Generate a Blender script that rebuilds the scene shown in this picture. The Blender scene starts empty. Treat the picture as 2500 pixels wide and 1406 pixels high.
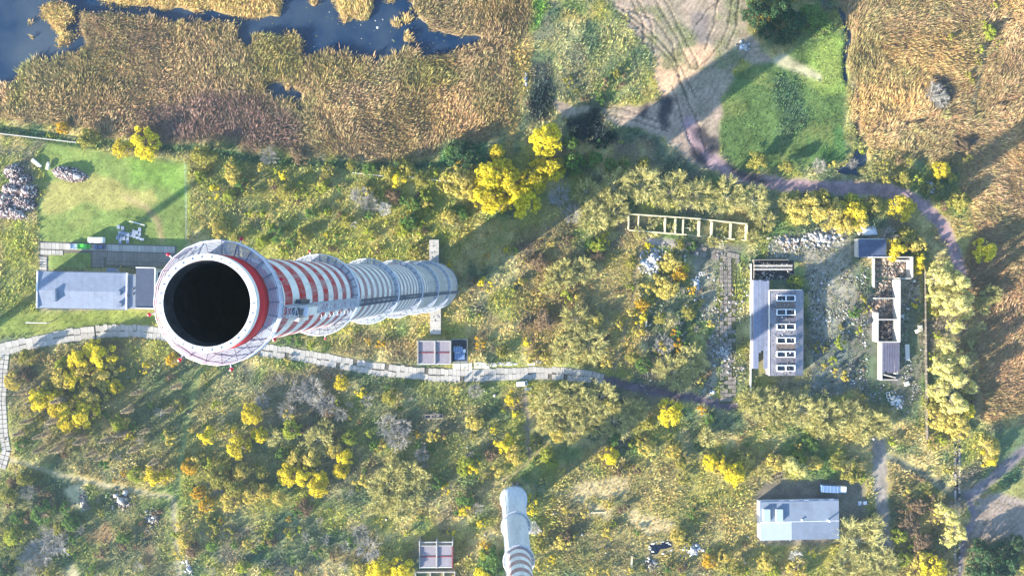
import bpy, math, random
import numpy as np
from mathutils import Vector, Matrix
random.seed(7); RNG = np.random.default_rng(7)
D = bpy.data; SC = bpy.context.scene; COL = SC.collection
R = math.radians

# ------------------------------------------------------------------ camera, sky, sun, exposure
F = 1900.0; H = 292.3                     # focal length in photo pixels, flying height in metres
cam = D.objects.new('camera', D.cameras.new('camera')); COL.objects.link(cam)
cam.data.sensor_width = 36; cam.data.lens = 36 * F / 2500; cam.data.clip_start = 1; cam.data.clip_end = 6000
ROT = Vector((-40, 16, -F)).normalized().rotation_difference(Vector((0, 0, -1))).to_matrix()
cam.location = (0, 0, H); cam.rotation_euler = ROT.to_euler(); SC.camera = cam
RN = np.array(ROT)
SUN_EL = R(17.5); SUN_AZ = R(35.7)       # shadows run to +x,+y at this angle
sun = D.objects.new('sun', D.lights.new('sun', 'SUN')); COL.objects.link(sun)
sun.data.energy = 5.0; sun.data.angle = R(0.55); sun.data.color = (1.0, 0.92, 0.79)
sdir = Vector((math.cos(SUN_EL) * math.cos(SUN_AZ), math.cos(SUN_EL) * math.sin(SUN_AZ), -math.sin(SUN_EL)))
sun.rotation_euler = sdir.to_track_quat('-Z', 'Y').to_euler()
W = D.worlds.new('World'); SC.world = W; W.use_nodes = True
wn = W.node_tree.nodes; wl = W.node_tree.links; wn.clear()
sky = wn.new('ShaderNodeTexSky'); sky.sky_type = 'NISHITA'; sky.sun_disc = False
sky.sun_elevation = SUN_EL; sky.sun_rotation = math.atan2(-sdir.x, -sdir.y) % (2 * math.pi)
bg = wn.new('ShaderNodeBackground'); bg.inputs[1].default_value = 0.13; sky.ozone_density = 4.0; sky.dust_density = .6
wo = wn.new('ShaderNodeOutputWorld'); wl.new(sky.outputs[0], bg.inputs[0]); wl.new(bg.outputs[0], wo.inputs[0])
SC.view_settings.view_transform = 'Standard'; SC.view_settings.look = 'None'
SC.view_settings.exposure = 1.95; SC.view_settings.gamma = 1.0
SC.render.engine = 'CYCLES'; SC.cycles.use_denoising = True; SC.cycles.max_bounces = 5
SC.cycles.transparent_max_bounces = 8

# ------------------------------------------------------------------ pixel <-> place
def at(px, py, z=0.0):
    d = ROT @ Vector((px - 1250, 703 - py, -F)); t = (z - H) / d.z
    return Vector((d.x * t, d.y * t, z))
def world_to_px(X, Y, Z=0.0):
    P = np.stack([X, Y, np.full_like(X, 0) + Z - H], -1) @ RN      # R^T p
    return 1250 + F * P[..., 0] / -P[..., 2], 703 - F * P[..., 1] / -P[..., 2]
PPM = F / H                                # photo pixels per metre on the ground

def lin(r, g, b, k=1.0):
    f = lambda c: (c / 255 / 12.92 if c <= 10 else ((c / 255 + .055) / 1.055) ** 2.4) * k
    return (f(r), f(g), f(b))

def tag(o, label=None, cat=None, group=None, kind=None):
    if label: o['label'] = label
    if cat: o['category'] = cat
    if group: o['group'] = group
    if kind: o['kind'] = kind
    return o
def empty(name, loc=(0, 0, 0), rz=0, **k):
    o = D.objects.new(name, None); COL.objects.link(o); o.location = loc; o.rotation_euler = (0, 0, rz)
    o.empty_display_size = .2
    return tag(o, **k)

# ------------------------------------------------------------------ materials
MATS = {}
def mat(name, col, rough=.85, var=.18, scale=1.5, spec=.2, metal=0, bump=0, col2=None, stain=0, stain_col=(.05, .045, .04), coord='Object', alpha=None):
    if name in MATS: return MATS[name]
    m = D.materials.new(name); m.use_nodes = True; n = m.node_tree.nodes; l = m.node_tree.links
    b = n['Principled BSDF']; b.inputs['Roughness'].default_value = rough; b.inputs['Specular IOR Level'].default_value = spec
    b.inputs['Metallic'].default_value = metal
    tc = n.new('ShaderNodeTexCoord')
    nz = n.new('ShaderNodeTexNoise'); nz.inputs['Scale'].default_value = scale; nz.inputs['Detail'].default_value = 6; nz.inputs['Roughness'].default_value = .65
    l.new(tc.outputs[coord], nz.inputs['Vector'])
    rp = n.new('ShaderNodeValToRGB'); rp.color_ramp.elements[0].position = .3; rp.color_ramp.elements[1].position = .7
    c2 = col2 or col
    rp.color_ramp.elements[0].color = (*[c * (1 - var) for c in col], 1)
    rp.color_ramp.elements[1].color = (*[min(1, c * (1 + var)) for c in c2], 1)
    l.new(nz.outputs[0], rp.inputs[0]); out = rp.outputs[0]
    oi = n.new('ShaderNodeObjectInfo'); mr = n.new('ShaderNodeMapRange')
    mr.inputs[3].default_value = 1 - var * .6; mr.inputs[4].default_value = 1 + var * .6; l.new(oi.outputs['Random'], mr.inputs[0])
    mx = n.new('ShaderNodeVectorMath'); mx.operation = 'SCALE'; l.new(out, mx.inputs[0]); l.new(mr.outputs[0], mx.inputs['Scale']); out = mx.outputs[0]
    if stain:
        n2 = n.new('ShaderNodeTexNoise'); n2.inputs['Scale'].default_value = scale * .35; n2.inputs['Detail'].default_value = 8; n2.inputs['Roughness'].default_value = .7
        l.new(tc.outputs[coord], n2.inputs['Vector'])
        r2 = n.new('ShaderNodeMapRange'); r2.inputs[1].default_value = .52; r2.inputs[2].default_value = .72; r2.inputs[4].default_value = stain; l.new(n2.outputs[0], r2.inputs[0])
        m2 = n.new('ShaderNodeMix'); m2.data_type = 'RGBA'; l.new(r2.outputs[0], m2.inputs[0]); l.new(out, m2.inputs[6]); m2.inputs[7].default_value = (*stain_col, 1); out = m2.outputs[2]
    l.new(out, b.inputs['Base Color'])
    if bump:
        bp = n.new('ShaderNodeBump'); bp.inputs['Strength'].default_value = bump; bp.inputs['Distance'].default_value = .1; l.new(nz.outputs[0], bp.inputs['Height']); l.new(bp.outputs[0], b.inputs['Normal'])
    MATS[name] = m; return m

def plant_mat(name, a=None, b=None, trans=.3, vary=.45):
    """diffuse + translucent leaf; colour from a..b by the leaf's own value in 'Col', shifted per plant; without a/b, 'Col' is the colour"""
    if name in MATS: return MATS[name]
    m = D.materials.new(name); m.use_nodes = True; n = m.node_tree.nodes; l = m.node_tree.links; n.clear()
    at_ = n.new('ShaderNodeAttribute'); at_.attribute_name = 'Col'
    if a is not None:
        oi = n.new('ShaderNodeObjectInfo')
        sp = n.new('ShaderNodeSeparateColor'); l.new(at_.outputs['Color'], sp.inputs[0])
        ad = n.new('ShaderNodeMath'); ad.operation = 'MULTIPLY_ADD'; ad.inputs[1].default_value = .6; l.new(oi.outputs['Random'], ad.inputs[0])
        sc = n.new('ShaderNodeMath'); sc.operation = 'MULTIPLY'; sc.inputs[1].default_value = .6; l.new(sp.outputs[0], sc.inputs[0]); l.new(sc.outputs[0], ad.inputs[2])
        ad.use_clamp = True
        mx = n.new('ShaderNodeMix'); mx.data_type = 'RGBA'; mx.inputs[6].default_value = (*a, 1); mx.inputs[7].default_value = (*b, 1); l.new(ad.outputs[0], mx.inputs[0])
        mr = n.new('ShaderNodeMapRange'); mr.inputs[3].default_value = 1 - vary; mr.inputs[4].default_value = 1 + vary; l.new(sp.outputs[1], mr.inputs[0])
        vm = n.new('ShaderNodeVectorMath'); vm.operation = 'SCALE'; l.new(mx.outputs[2], vm.inputs[0]); l.new(mr.outputs[0], vm.inputs['Scale']); c = vm.outputs[0]
    else:
        c = at_.outputs['Color']
    df = n.new('ShaderNodeBsdfDiffuse'); tr = n.new('ShaderNodeBsdfTranslucent'); ms = n.new('ShaderNodeMixShader'); ms.inputs[0].default_value = trans
    o = n.new('ShaderNodeOutputMaterial'); l.new(c, df.inputs[0]); l.new(c, tr.inputs[0]); l.new(df.outputs[0], ms.inputs[1]); l.new(tr.outputs[0], ms.inputs[2]); l.new(ms.outputs[0], o.inputs[0])
    MATS[name] = m; return m

def ground_mat(name, rough=.95, noise=1.1, amp=.35, spec=.1, bump=.4):
    m = D.materials.new(name); m.use_nodes = True; n = m.node_tree.nodes; l = m.node_tree.links; b = n['Principled BSDF']
    b.inputs['Roughness'].default_value = rough; b.inputs['Specular IOR Level'].default_value = spec
    a = n.new('ShaderNodeAttribute'); a.attribute_name = 'Col'; tc = n.new('ShaderNodeTexCoord')
    nz = n.new('ShaderNodeTexNoise'); nz.inputs['Scale'].default_value = noise; nz.inputs['Detail'].default_value = 7; nz.inputs['Roughness'].default_value = .7; l.new(tc.outputs['Object'], nz.inputs['Vector'])
    mr = n.new('ShaderNodeMapRange'); mr.inputs[1].default_value = .3; mr.inputs[2].default_value = .7; mr.inputs[3].default_value = 1 - amp; mr.inputs[4].default_value = 1 + amp; l.new(nz.outputs[0], mr.inputs[0])
    vm = n.new('ShaderNodeVectorMath'); vm.operation = 'SCALE'; l.new(a.outputs['Color'], vm.inputs[0]); l.new(mr.outputs[0], vm.inputs['Scale']); l.new(vm.outputs[0], b.inputs['Base Color'])
    if bump:
        bp = n.new('ShaderNodeBump'); bp.inputs['Strength'].default_value = bump; bp.inputs['Distance'].default_value = .15; l.new(nz.outputs[0], bp.inputs['Height']); l.new(bp.outputs[0], b.inputs['Normal'])
    return m

# ------------------------------------------------------------------ mesh helpers
def mesh_np(name, V, Fc, cols=None, smooth=False):
    V = np.asarray(V, np.float32); Fc = np.asarray(Fc, np.int32); k = Fc.shape[1]
    me = D.meshes.new(name); me.vertices.add(len(V)); me.vertices.foreach_set('co', V.ravel())
    me.loops.add(Fc.size); me.loops.foreach_set('vertex_index', Fc.ravel())
    me.polygons.add(len(Fc)); me.polygons.foreach_set('loop_start', np.arange(len(Fc), dtype=np.int32) * k)
    if smooth: me.polygons.foreach_set('use_smooth', np.ones(len(Fc), bool))
    if cols is not None:
        a = me.color_attributes.new('Col', 'FLOAT_COLOR', 'POINT'); c = np.ones((len(V), 4), np.float32); c[:, :cols.shape[1]] = cols
        a.data.foreach_set('color', c.ravel())
    me.update(calc_edges=True); return me
def link(name, me, m=None, parent=None, loc=None, rot=None, scale=None):
    o = D.objects.new(name, me); COL.objects.link(o)
    if m is not None and len(me.materials) == 0: me.materials.append(m)
    if parent: o.parent = parent
    if loc is not None: o.location = loc
    if rot is not None: o.rotation_euler = rot
    if scale is not None: o.scale = scale
    return o

class MB:
    """collects boxes, bars and tubes and links them as ONE mesh object"""
    def __init__(s): s.v = []; s.f = []; s.mi = []
    def add(s, vs, fs, mi=0):
        b = len(s.v); s.v += [tuple(v) for v in vs]; s.f += [tuple(b + i for i in f) for f in fs]; s.mi += [mi] * len(fs); return s
    def box(s, x0, x1, y0, y1, z0, z1, mi=0):
        return s.add([(x0, y0, z0), (x1, y0, z0), (x1, y1, z0), (x0, y1, z0), (x0, y0, z1), (x1, y0, z1), (x1, y1, z1), (x0, y1, z1)],
              [(3, 2, 1, 0), (4, 5, 6, 7), (0, 1, 5, 4), (1, 2, 6, 5), (2, 3, 7, 6), (3, 0, 4, 7)], mi)
    def quadbox(s, q, z0, z1, mi=0):
        n = len(q)
        return s.add([(p[0], p[1], z0) for p in q] + [(p[0], p[1], z1) for p in q], [tuple(range(n))[::-1], tuple(range(n, 2 * n))] + [(i, (i + 1) % n, n + (i + 1) % n, n + i) for i in range(n)], mi)
    def bar(s, a, b, r, n=4, r2=None, mi=0):
        a = Vector(a); b = Vector(b); d = (b - a)
        if d.length < 1e-6: return s
        d.normalize(); u = d.orthogonal().normalized(); w = d.cross(u); r2 = r if r2 is None else r2; vs = []
        for p, rr in ((a, r), (b, r2)):
            for i in range(n):
                t = 2 * math.pi * (i + .5) / n; vs.append(p + (u * math.cos(t) + w * math.sin(t)) * rr)
        return s.add(vs, [tuple(range(n))[::-1], tuple(range(n, 2 * n))] + [(i, (i + 1) % n, n + (i + 1) % n, n + i) for i in range(n)], mi)
    def lathe(s, prof, n=48, mi=0, closed=False):
        vs = []; fs = []
        for (r, z) in prof:
            for i in range(n): t = 2 * math.pi * i / n; vs.append((r * math.cos(t), r * math.sin(t), z))
        k = len(prof)
        for j in range(k if closed else k - 1):
            for i in range(n):
                a = j * n + i; b = j * n + (i + 1) % n; j2 = (j + 1) % k; fs.append((a, b, j2 * n + (i + 1) % n, j2 * n + i))
        return s.add(vs, fs, mi)
    def build(s, name, m, parent=None, loc=None, rot=None, smooth=False, bevel=0):
        me = D.meshes.new(name); me.from_pydata(s.v, [], s.f); 
        for mm in (m if isinstance(m, (list, tuple)) else [m]): me.materials.append(mm)
        if isinstance(m, (list, tuple)): me.polygons.foreach_set('material_index', s.mi)
        if smooth: me.polygons.foreach_set('use_smooth', [True] * len(s.f))
        me.update(); o = link(name, me, None, parent, loc, rot)
        if bevel:
            bv = o.modifiers.new('bevel', 'BEVEL'); bv.width = bevel; bv.segments = 2; bv.limit_method = 'ANGLE'
        return o
def box(name, m, parent, x0, x1, y0, y1, z0, z1, **k): return MB().box(x0, x1, y0, y1, z0, z1).build(name, m, parent, **k)

# ------------------------------------------------------------------ ground raster
GS = .6; X0, X1, Y0, Y1 = -228., 240., -150., 144.
gx = np.arange(X0, X1 + .01, GS); gy = np.arange(Y0, Y1 + .01, GS); NX, NY = len(gx), len(gy)
GXX, GYY = np.meshgrid(gx, gy)
def vnoise(x, y, s, seed):
    r = np.random.default_rng(seed).random((128, 128)); x = x / s + 300; y = y / s + 300
    xi = np.floor(x).astype(int); yi = np.floor(y).astype(int); fx = x - xi; fy = y - yi; fx = fx * fx * (3 - 2 * fx); fy = fy * fy * (3 - 2 * fy)
    g = lambda a, b: r[a % 128, b % 128]
    return (g(xi, yi) * (1 - fx) + g(xi + 1, yi) * fx) * (1 - fy) + (g(xi, yi + 1) * (1 - fx) + g(xi + 1, yi + 1) * fx) * fy
def fbm(x, y, s, seed, o=4): return sum(vnoise(x, y, s / 2 ** i, seed + i) * .5 ** i for i in range(o)) / sum(.5 ** i for i in range(o))
PX, PY = world_to_px(GXX, GYY)
WPX = PX + (fbm(GXX, GYY, 9, 11) - .5) * 46; WPY = PY + (fbm(GXX, GYY, 9, 21) - .5) * 46     # ragged borders
FPX = PX + (fbm(GXX, GYY, 3, 31) - .5) * 8; FPY = PY + (fbm(GXX, GYY, 3, 41) - .5) * 8       # slightly uneven borders
def in_poly(pts, X, Y):
    x0 = min(p[0] for p in pts); x1 = max(p[0] for p in pts); y0 = min(p[1] for p in pts); y1 = max(p[1] for p in pts)
    out = np.zeros(X.shape, bool); sel = (X >= x0) & (X <= x1) & (Y >= y0) & (Y <= y1); x = X[sel]; y = Y[sel]; c = np.zeros(x.shape, bool)
    for (ax, ay), (bx_, by_) in zip(pts, pts[1:] + pts[:1]):
        if ay == by_: continue
        c ^= ((ay > y) != (by_ > y)) & (x < (bx_ - ax) * (y - ay) / (by_ - ay) + ax)
    out[sel] = c; return out
def dist_line(pts, X, Y):
    d = np.full(X.shape, 1e9)
    for (ax, ay), (bx_, by_) in zip(pts, pts[1:]):
        dx, dy = bx_ - ax, by_ - ay; t = np.clip(((X - ax) * dx + (Y - ay) * dy) / (dx * dx + dy * dy), 0, 1)
        d = np.minimum(d, np.hypot(X - ax - t * dx, Y - ay - t * dy))
    return d
def pts(s): v = [float(t) for t in s.replace(',', ' ').split()]; return list(zip(v[0::2], v[1::2]))

GROUND, WATER, LAWN, TRACK, SAND, YARD, DITCH = range(7)
zone = np.zeros(GXX.shape, np.int8); col = np.zeros(GXX.shape + (3,)); tcol = np.zeros(GXX.shape + (3,))
tuft = np.zeros(GXX.shape, np.int8); tden = np.zeros(GXX.shape); thgt = np.zeros(GXX.shape); gz = (fbm(GXX, GYY, 30, 5) - .5) * .8
NONE, REED, WEED, GRASS = 0, 1, 2, 3
def paint(mask, z=None, c=None, tc=None, t=None, den=None, h=None, k=1.0, a=1.0):
    if z is not None: zone[mask] = z
    if c is not None: col[mask] = col[mask] * (1 - a) + np.array(lin(*c, k)) * a
    if tc is not None: tcol[mask] = tcol[mask] * (1 - a) + np.array(lin(*tc, k)) * a
    if t is not None: tuft[mask] = t
    if den is not None: tden[mask] = den
    if h is not None: thgt[mask] = h
P_ = lambda s: in_poly(pts(s), WPX, WPY)
E_ = lambda s: in_poly(pts(s), FPX, FPY)
L_ = lambda s, w: dist_line(pts(s), FPX, FPY) < w / 2
def C_(cx, cy, rx, ry=None): return ((WPX - cx) / rx) ** 2 + ((WPY - cy) / (ry or rx)) ** 2 < 1
# base: rough scrubland, blotchy mix of straw, olive, grey-brown and dull green
n1 = fbm(GXX, GYY, 26, 51); n2 = fbm(GXX, GYY, 13, 61); n3 = fbm(GXX, GYY, 6, 71)
paint(np.ones_like(zone, bool), GROUND, (142, 132, 86), (176, 166, 104), WEED, 1.7, .6)
n4 = fbm(GXX, GYY, 40, 201); n5 = fbm(GXX, GYY, 18, 211); n6 = fbm(GXX, GYY, 9, 221)
for nn, lo, hi, c in ((n1, .5, .6, (136, 140, 80)), (n5, .52, .6, (184, 164, 116)), (n2, .55, .62, (122, 106, 88)), (n4[::-1], .54, .62, (96, 112, 90)), (n6, .55, .62, (92, 120, 70)), (n2[::-1], .55, .62, (170, 150, 100)), (n5[::-1, ::-1], .56, .63, (112, 104, 100)), (n6[::-1], .57, .64, (70, 96, 78)), (n3[:, ::-1], .6, .68, (200, 184, 134)), (n6[:, ::-1], .58, .65, (150, 148, 76))):
    a = np.clip((nn - lo) / (hi - lo), 0, 1)[..., None] * .95
    tcol[:] = tcol * (1 - a) + np.array(lin(*c)) * a; col[:] = col * (1 - a * .7) + np.array(lin(*c)) * a * .6
tden *= .6 + .9 * n2; thgt *= .35 + 1.5 * np.clip(fbm(GXX, GYY, 4, 181), .15, .85)
# regional tints of the scrub
def tint(mask, c, a=.5): paint(mask, c=tuple(x * .8 for x in c), tc=c, a=a)
tint(P_('460 385 1260 400 1110 640 640 640 455 560'), (158, 156, 78), .5)                 # field behind the big chimney
tint(P_('470 900 1230 930 1230 1230 900 1220 640 1180 460 1160'), (112, 116, 84), .45)     # scrub below the slab road
tint(P_('620 930 760 900 830 1000 720 1010 640 1060'), (120, 116, 112), .5)
tint(P_('0 1140 410 1230 420 1420 -80 1420'), (104, 116, 78), .55)
tint(P_('30 850 480 880 440 1160 200 1150 20 1090'), (128, 122, 84), .5)
tint(P_('330 900 480 890 450 1080 330 1060'), (84, 110, 84), .5)
tint(P_('1300 640 1560 600 1560 900 1300 880'), (164, 146, 84), .5)
tint(P_('1260 560 1400 530 1420 700 1300 900 1250 760'), (132, 108, 80), .5)
tint(P_('1350 1140 1900 1080 1850 1400 1300 1400'), (164, 150, 92), .5)
tint(P_('1300 60 1560 40 1590 170 1560 250 1300 260'), (116, 134, 104), .4)
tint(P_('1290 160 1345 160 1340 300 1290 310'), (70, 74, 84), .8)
tint(P_('1340 180 1420 160 1420 230 1350 240'), (104, 100, 84), .5)
tint(P_('1230 -60 1330 -60 1290 200 1270 330 1240 400 1235 200'), (178, 146, 90), .6)
tint(P_('1290 -60 1345 -60 1330 40 1300 80'), (112, 164, 70), .8)
tint(P_('2170 1130 2330 1200 2330 1420 2180 1420'), (128, 112, 76), .5)
tint(P_('2340 640 2420 700 2420 1020 2330 1000'), (132, 104, 84), .5)
tint(P_('2080 380 2360 440 2350 520 2240 480 2080 440'), (112, 120, 72), .6)
tint(P_('0 540 88 540 90 780 0 820'), (148, 152, 72), .7)
# marsh: reed beds
RL = P_('-90 170 -90 300 0 300 130 300 270 330 390 345 520 350 640 370 760 368 860 385 980 392 1060 378 1130 340 1200 345 1246 310 1250 120 1300 60 1322 -70 -90 -70')
paint(RL, GROUND, (140, 120, 90), (178, 152, 114), REED, 3.6, 1.4)
a = np.clip((n1 - .45) * 4, 0, 1) * RL; tcol[:] = tcol * (1 - a[..., None] * .5) + np.array(lin(150, 134, 76)) * a[..., None] * .5
paint(RL & P_('330 270 500 230 640 230 740 300 740 380 560 350 400 340'), tc=(134, 108, 104), a=.8)
paint(RL & P_('560 60 740 90 745 200 640 210 590 120'), tc=(144, 140, 76), a=.6)
paint(RL & P_('760 130 900 150 900 190 780 220'), tc=(140, 132, 72), a=.6)
paint(RL & P_('1000 150 1110 140 1120 210 980 220'), tc=(148, 140, 70), a=.6)
paint(RL & P_('1040 230 1250 200 1250 345 1050 340'), tc=(198, 164, 112), a=.6)
paint(RL & P_('40 160 75 160 70 280 30 280'), tc=(150, 146, 78), a=.7)
RR = P_('2040 -70 2070 60 2078 110 2075 230 2086 330 2130 352 2200 372 2300 400 2350 430 2345 480 2375 560 2350 640 2380 720 2400 800 2385 930 2390 1030 2420 1035 2500 1010 2620 1000 2620 -70')
paint(RR, GROUND, (156, 130, 94), (194, 166, 122), REED, 3.6, 1.3)
a = np.clip((n1 - .5) * 5, 0, 1) * RR; tcol[:] = tcol * (1 - a[..., None] * .5) + np.array(lin(190, 158, 92)) * a[..., None] * .5
paint(RR & P_('2340 560 2620 430 2620 1000 2400 1030 2380 800'), tc=(174, 142, 108), a=.7)
paint(RR & P_('2270 400 2340 380 2370 430 2320 470 2250 440'), tc=(128, 130, 72), a=.7)
for s, w in (('2215 90 2200 130 2215 170 2270 190', 5), ('2100 110 2150 118 2190 105', 4), ('2110 330 2150 305 2220 302 2270 285', 6), ('2375 280 2430 255 2480 245', 5), ('2270 190 2300 205 2285 250', 9), ('2090 230 2093 320 2100 345', 10), ('2330 340 2390 330', 5)):
    m = L_(s, w); paint(m, DITCH, (44, 40, 46), t=NONE); gz[m] -= .5
for s in ('2275 170 2300 180 2330 210 2325 240 2310 270 2290 285 2270 260 2262 215', '2330 330 2390 325 2370 360 2345 385 2330 370'):
    paint(P_(s), GROUND, (70, 64, 66), (120, 112, 90), WEED, .8, .7)
paint(L_('2405 110 2390 190 2375 260', 12), c=(128, 130, 96), t=NONE)
# water and the reed islands in it
rv = fbm(GXX, GYY, 14, 231); rv2 = fbm(GXX, GYY, 5, 241); rd = RL | RR; tcol[rd] *= (.9 + (rv - .5) * .9 + (rv2 - .5) * .5)[rd][:, None]; thgt[rd] *= (.5 + rv2)[rd]; a = np.clip((rv[::-1] - .52) * 5, 0, 1) * rd * .55; tcol[:] = tcol * (1 - a[..., None]) + np.array(lin(140, 136, 88)) * a[..., None]
WT = E_('-90 -70 1010 -70 1000 0 1020 40 1050 70 1090 82 1190 92 1132 119 1091 130 1030 137 995 116 934 160 917 160 903 140 876 154 859 133 797 126 753 140 745 172 737 140 733 102 722 89 664 85 615 84 614 116 577 102 573 61 566 55 461 58 348 39 194 29 194 68 208 106 188 133 116 150 51 160 44 200 0 212 -90 230')
for s in ('239 -70 239 0 290 10 330 12 369 14 400 28 416 24 440 15 470 28 505 20 546 34 631 44 661 37 680 40 690 20 690 -70', '95 20 125 5 170 15 182 40 160 60 158 85 150 92 125 65 110 45',
          '818 -70 818 0 835 55 856 52 862 44 898 51 911 17 907 -70', '982 38 1000 36 1004 50 988 56', '955 55 975 52 978 64 960 66', '984 84 1002 80 1002 102 988 104', '756 -5 776 0 768 16 758 12', '940 -20 965 -20 962 6 944 6',
          '140 95 170 75 178 85 150 110 140 120', '68 52 76 50 76 62 70 62', '70 88 84 86 82 96 74 98'):
    m = E_(s); WT &= ~m; paint(m, GROUND, (160, 136, 88), (206, 180, 116), REED, 3.6, 1.3)
WT |= E_('645 205 690 195 735 228 740 280 712 252 655 238') & (n3 > .42)
WT |= E_('2048 10 2060 25 2076 60 2080 95 2074 130 2066 160 2072 195 2068 205 2060 190 2062 120 2070 80 2052 40')
WT |= E_('2098 335 2112 330 2108 360 2140 390 2130 430 2060 425 2040 415 2075 395 2090 370') & (n3 > .44)
paint(WT, DITCH, (70, 70, 60), t=NONE); gz[WT] = -1.5
mg = (tuft == REED).astype(float)
for _ in range(7): mg = (mg + np.roll(mg, 1, 0) + np.roll(mg, -1, 0) + np.roll(mg, 1, 1) + np.roll(mg, -1, 1)) / 5
m = WT & (mg > .16) & (fbm(GXX, GYY, 3, 251) > .56 - .35 * (mg - .16)); paint(m, tc=(196, 172, 116), t=REED, den=2.2, h=1.9)
# the dark ditch under the reed beds
DL = L_('-80 300 0 316 90 328 185 348 290 350 380 360 470 362 560 378 650 392 760 398 860 402 960 408 1060 402 1150 385 1230 392', 20)
paint(DL, GROUND, (42, 70, 54), (60, 100, 66), WEED, 1.4, .7); gz[DL] -= .5
tint(P_('1080 345 1190 345 1190 400 1060 405'), (64, 128, 86), .8)
# lawns
LW = E_('115 345 300 380 400 385 460 400 458 590 440 640 120 660 95 590 90 500 120 440 80 400')
paint(LW, LAWN, (116, 132, 68), (134, 148, 74), GRASS, 1.2, .22)
paint(LW & P_('90 440 220 430 380 470 390 510 230 500 100 520'), c=(164, 150, 88), tc=(172, 160, 96), a=.7)
paint(LW & P_('300 380 460 390 460 470 330 440'), c=(108, 140, 56), a=.6)
paint(LW & L_('300 480 350 500 385 540 395 590', 12), c=(152, 134, 92), t=NONE)
LB = E_('95 760 390 756 400 792 330 796 200 806 120 815 -80 830 -80 790')
paint(LB, LAWN, (116, 126, 60), (140, 150, 70), GRASS, 1.0, .3)
MD = E_('1752 225 1775 195 1840 160 1900 140 1960 110 2040 70 2066 110 2066 200 2060 330 2070 390 1990 410 1900 415 1800 415 1765 380 1756 320')
paint(MD, LAWN, (86, 106, 58), (94, 118, 62), GRASS, 1.4, .4)
paint(MD & P_('1990 90 2070 60 2075 230 2000 230 1950 160'), c=(132, 150, 70), tc=(150, 162, 76), a=.7)
paint(MD & P_('1880 180 1950 190 1980 300 1920 350 1895 290'), c=(58, 78, 62), tc=(70, 92, 74), t=WEED, den=1.4, h=.7, a=.85)
paint(MD & P_('1980 320 2070 310 2070 400 1990 405'), c=(64, 108, 56), a=.6)
paint(E_('1880 150 1905 128 1960 160 2010 185 2005 200 1950 180'), TRACK, (176, 166, 128), t=NONE)
paint(E_('2410 1060 2620 1000 2620 1090 2470 1110 2420 1140'), LAWN, (92, 108, 72), t=GRASS, den=.8, h=.3)
paint(E_('2440 1200 2620 1100 2620 1240 2480 1250'), LAWN, (146, 142, 86), t=GRASS, den=.8, h=.3)
# bare ground of the clearing, with wheel ruts
SD = P_('1440 -70 1490 20 1550 80 1600 140 1590 190 1615 240 1560 268 1480 262 1420 250 1330 248 1340 268 1450 285 1540 312 1610 332 1650 362 1690 405 1740 425 1830 446 1870 446 1800 420 1764 380 1757 330 1750 235 1772 195 1820 162 1890 150 1850 110 1822 60 1840 -70')
paint(SD, SAND, (156, 136, 116), t=NONE)
a = np.clip((n2 - .4) * 5, 0, 1) * SD * .5; col[:] = col * (1 - a[..., None]) + np.array(lin(128, 124, 96)) * a[..., None]
paint(SD & P_('1590 130 1700 110 1760 130 1700 190 1620 230 1590 200'), c=(204, 166, 128), a=.8)
paint(SD & (n3 > .6) & (PY < 170), c=(110, 116, 76), t=GRASS, den=1.2, h=.3, a=.7)
paint(SD & P_('1690 40 1720 30 1735 110 1700 120'), c=(112, 104, 100), a=.7)
TR = L_('1680 300 1712 370 1780 425 1850 442 1920 452 2000 458 2100 460 2190 470 2250 500 2300 550 2328 610 2342 670', 33)
paint(TR, TRACK, (146, 122, 122), t=NONE); gz[TR] -= .1
m = L_('1780 421 1850 439 1920 449 2000 455 2100 458 2190 470 2245 503 2295 555 2322 612', 4) | L_('1775 432 1850 450 1920 459 2000 464 2100 466 2180 476 2235 509 2283 558 2310 612', 4)
col[m] *= .72; gz[m] -= .08
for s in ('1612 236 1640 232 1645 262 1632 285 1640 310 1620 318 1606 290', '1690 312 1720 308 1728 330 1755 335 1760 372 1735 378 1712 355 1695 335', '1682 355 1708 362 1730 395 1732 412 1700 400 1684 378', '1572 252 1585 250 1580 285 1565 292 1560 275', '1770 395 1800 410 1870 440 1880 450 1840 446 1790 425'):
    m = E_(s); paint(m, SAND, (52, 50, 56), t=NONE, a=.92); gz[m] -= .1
# near black overgrown patches
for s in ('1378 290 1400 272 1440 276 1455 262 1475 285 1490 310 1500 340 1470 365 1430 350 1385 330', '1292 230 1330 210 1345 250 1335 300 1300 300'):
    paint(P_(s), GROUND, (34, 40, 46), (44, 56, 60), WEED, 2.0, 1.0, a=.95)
# tracks and paths
for s, w, c in (('-80 1105 0 1112 60 1132 150 1162 300 1192 420 1215', 13, (170, 156, 116)), ('425 1212 428 1300 440 1420', 11, (160, 150, 116)), ('1280 945 1286 1020 1290 1110', 13, (124, 112, 92)), ('1560 600 1545 740 1500 900', 9, (132, 116, 84)),
                ('1462 926 1520 936 1590 955 1690 972 1790 990', 24, (92, 80, 88)), ('2160 1112 2240 1150 2320 1200 2380 1215', 20, (104, 104, 84)), ('2620 1060 2500 1100 2430 1160 2370 1212', 26, (122, 112, 112)), ('2360 1205 2380 1260 2350 1330 2340 1420', 16, (112, 100, 108)),
                ('2146 1080 2148 1140 2150 1220 2158 1300 2165 1340', 34, (138, 128, 116)), ('2050 650 2045 700 2062 760', 14, (200, 188, 168)), ('2112 800 2118 870 2135 960', 15, (196, 186, 170)), ('1180 1200 1260 1150 1340 1080', 9, (152, 136, 92))):
    m = L_(s, w); paint(m, TRACK, c, t=NONE); gz[m] -= .05
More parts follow.
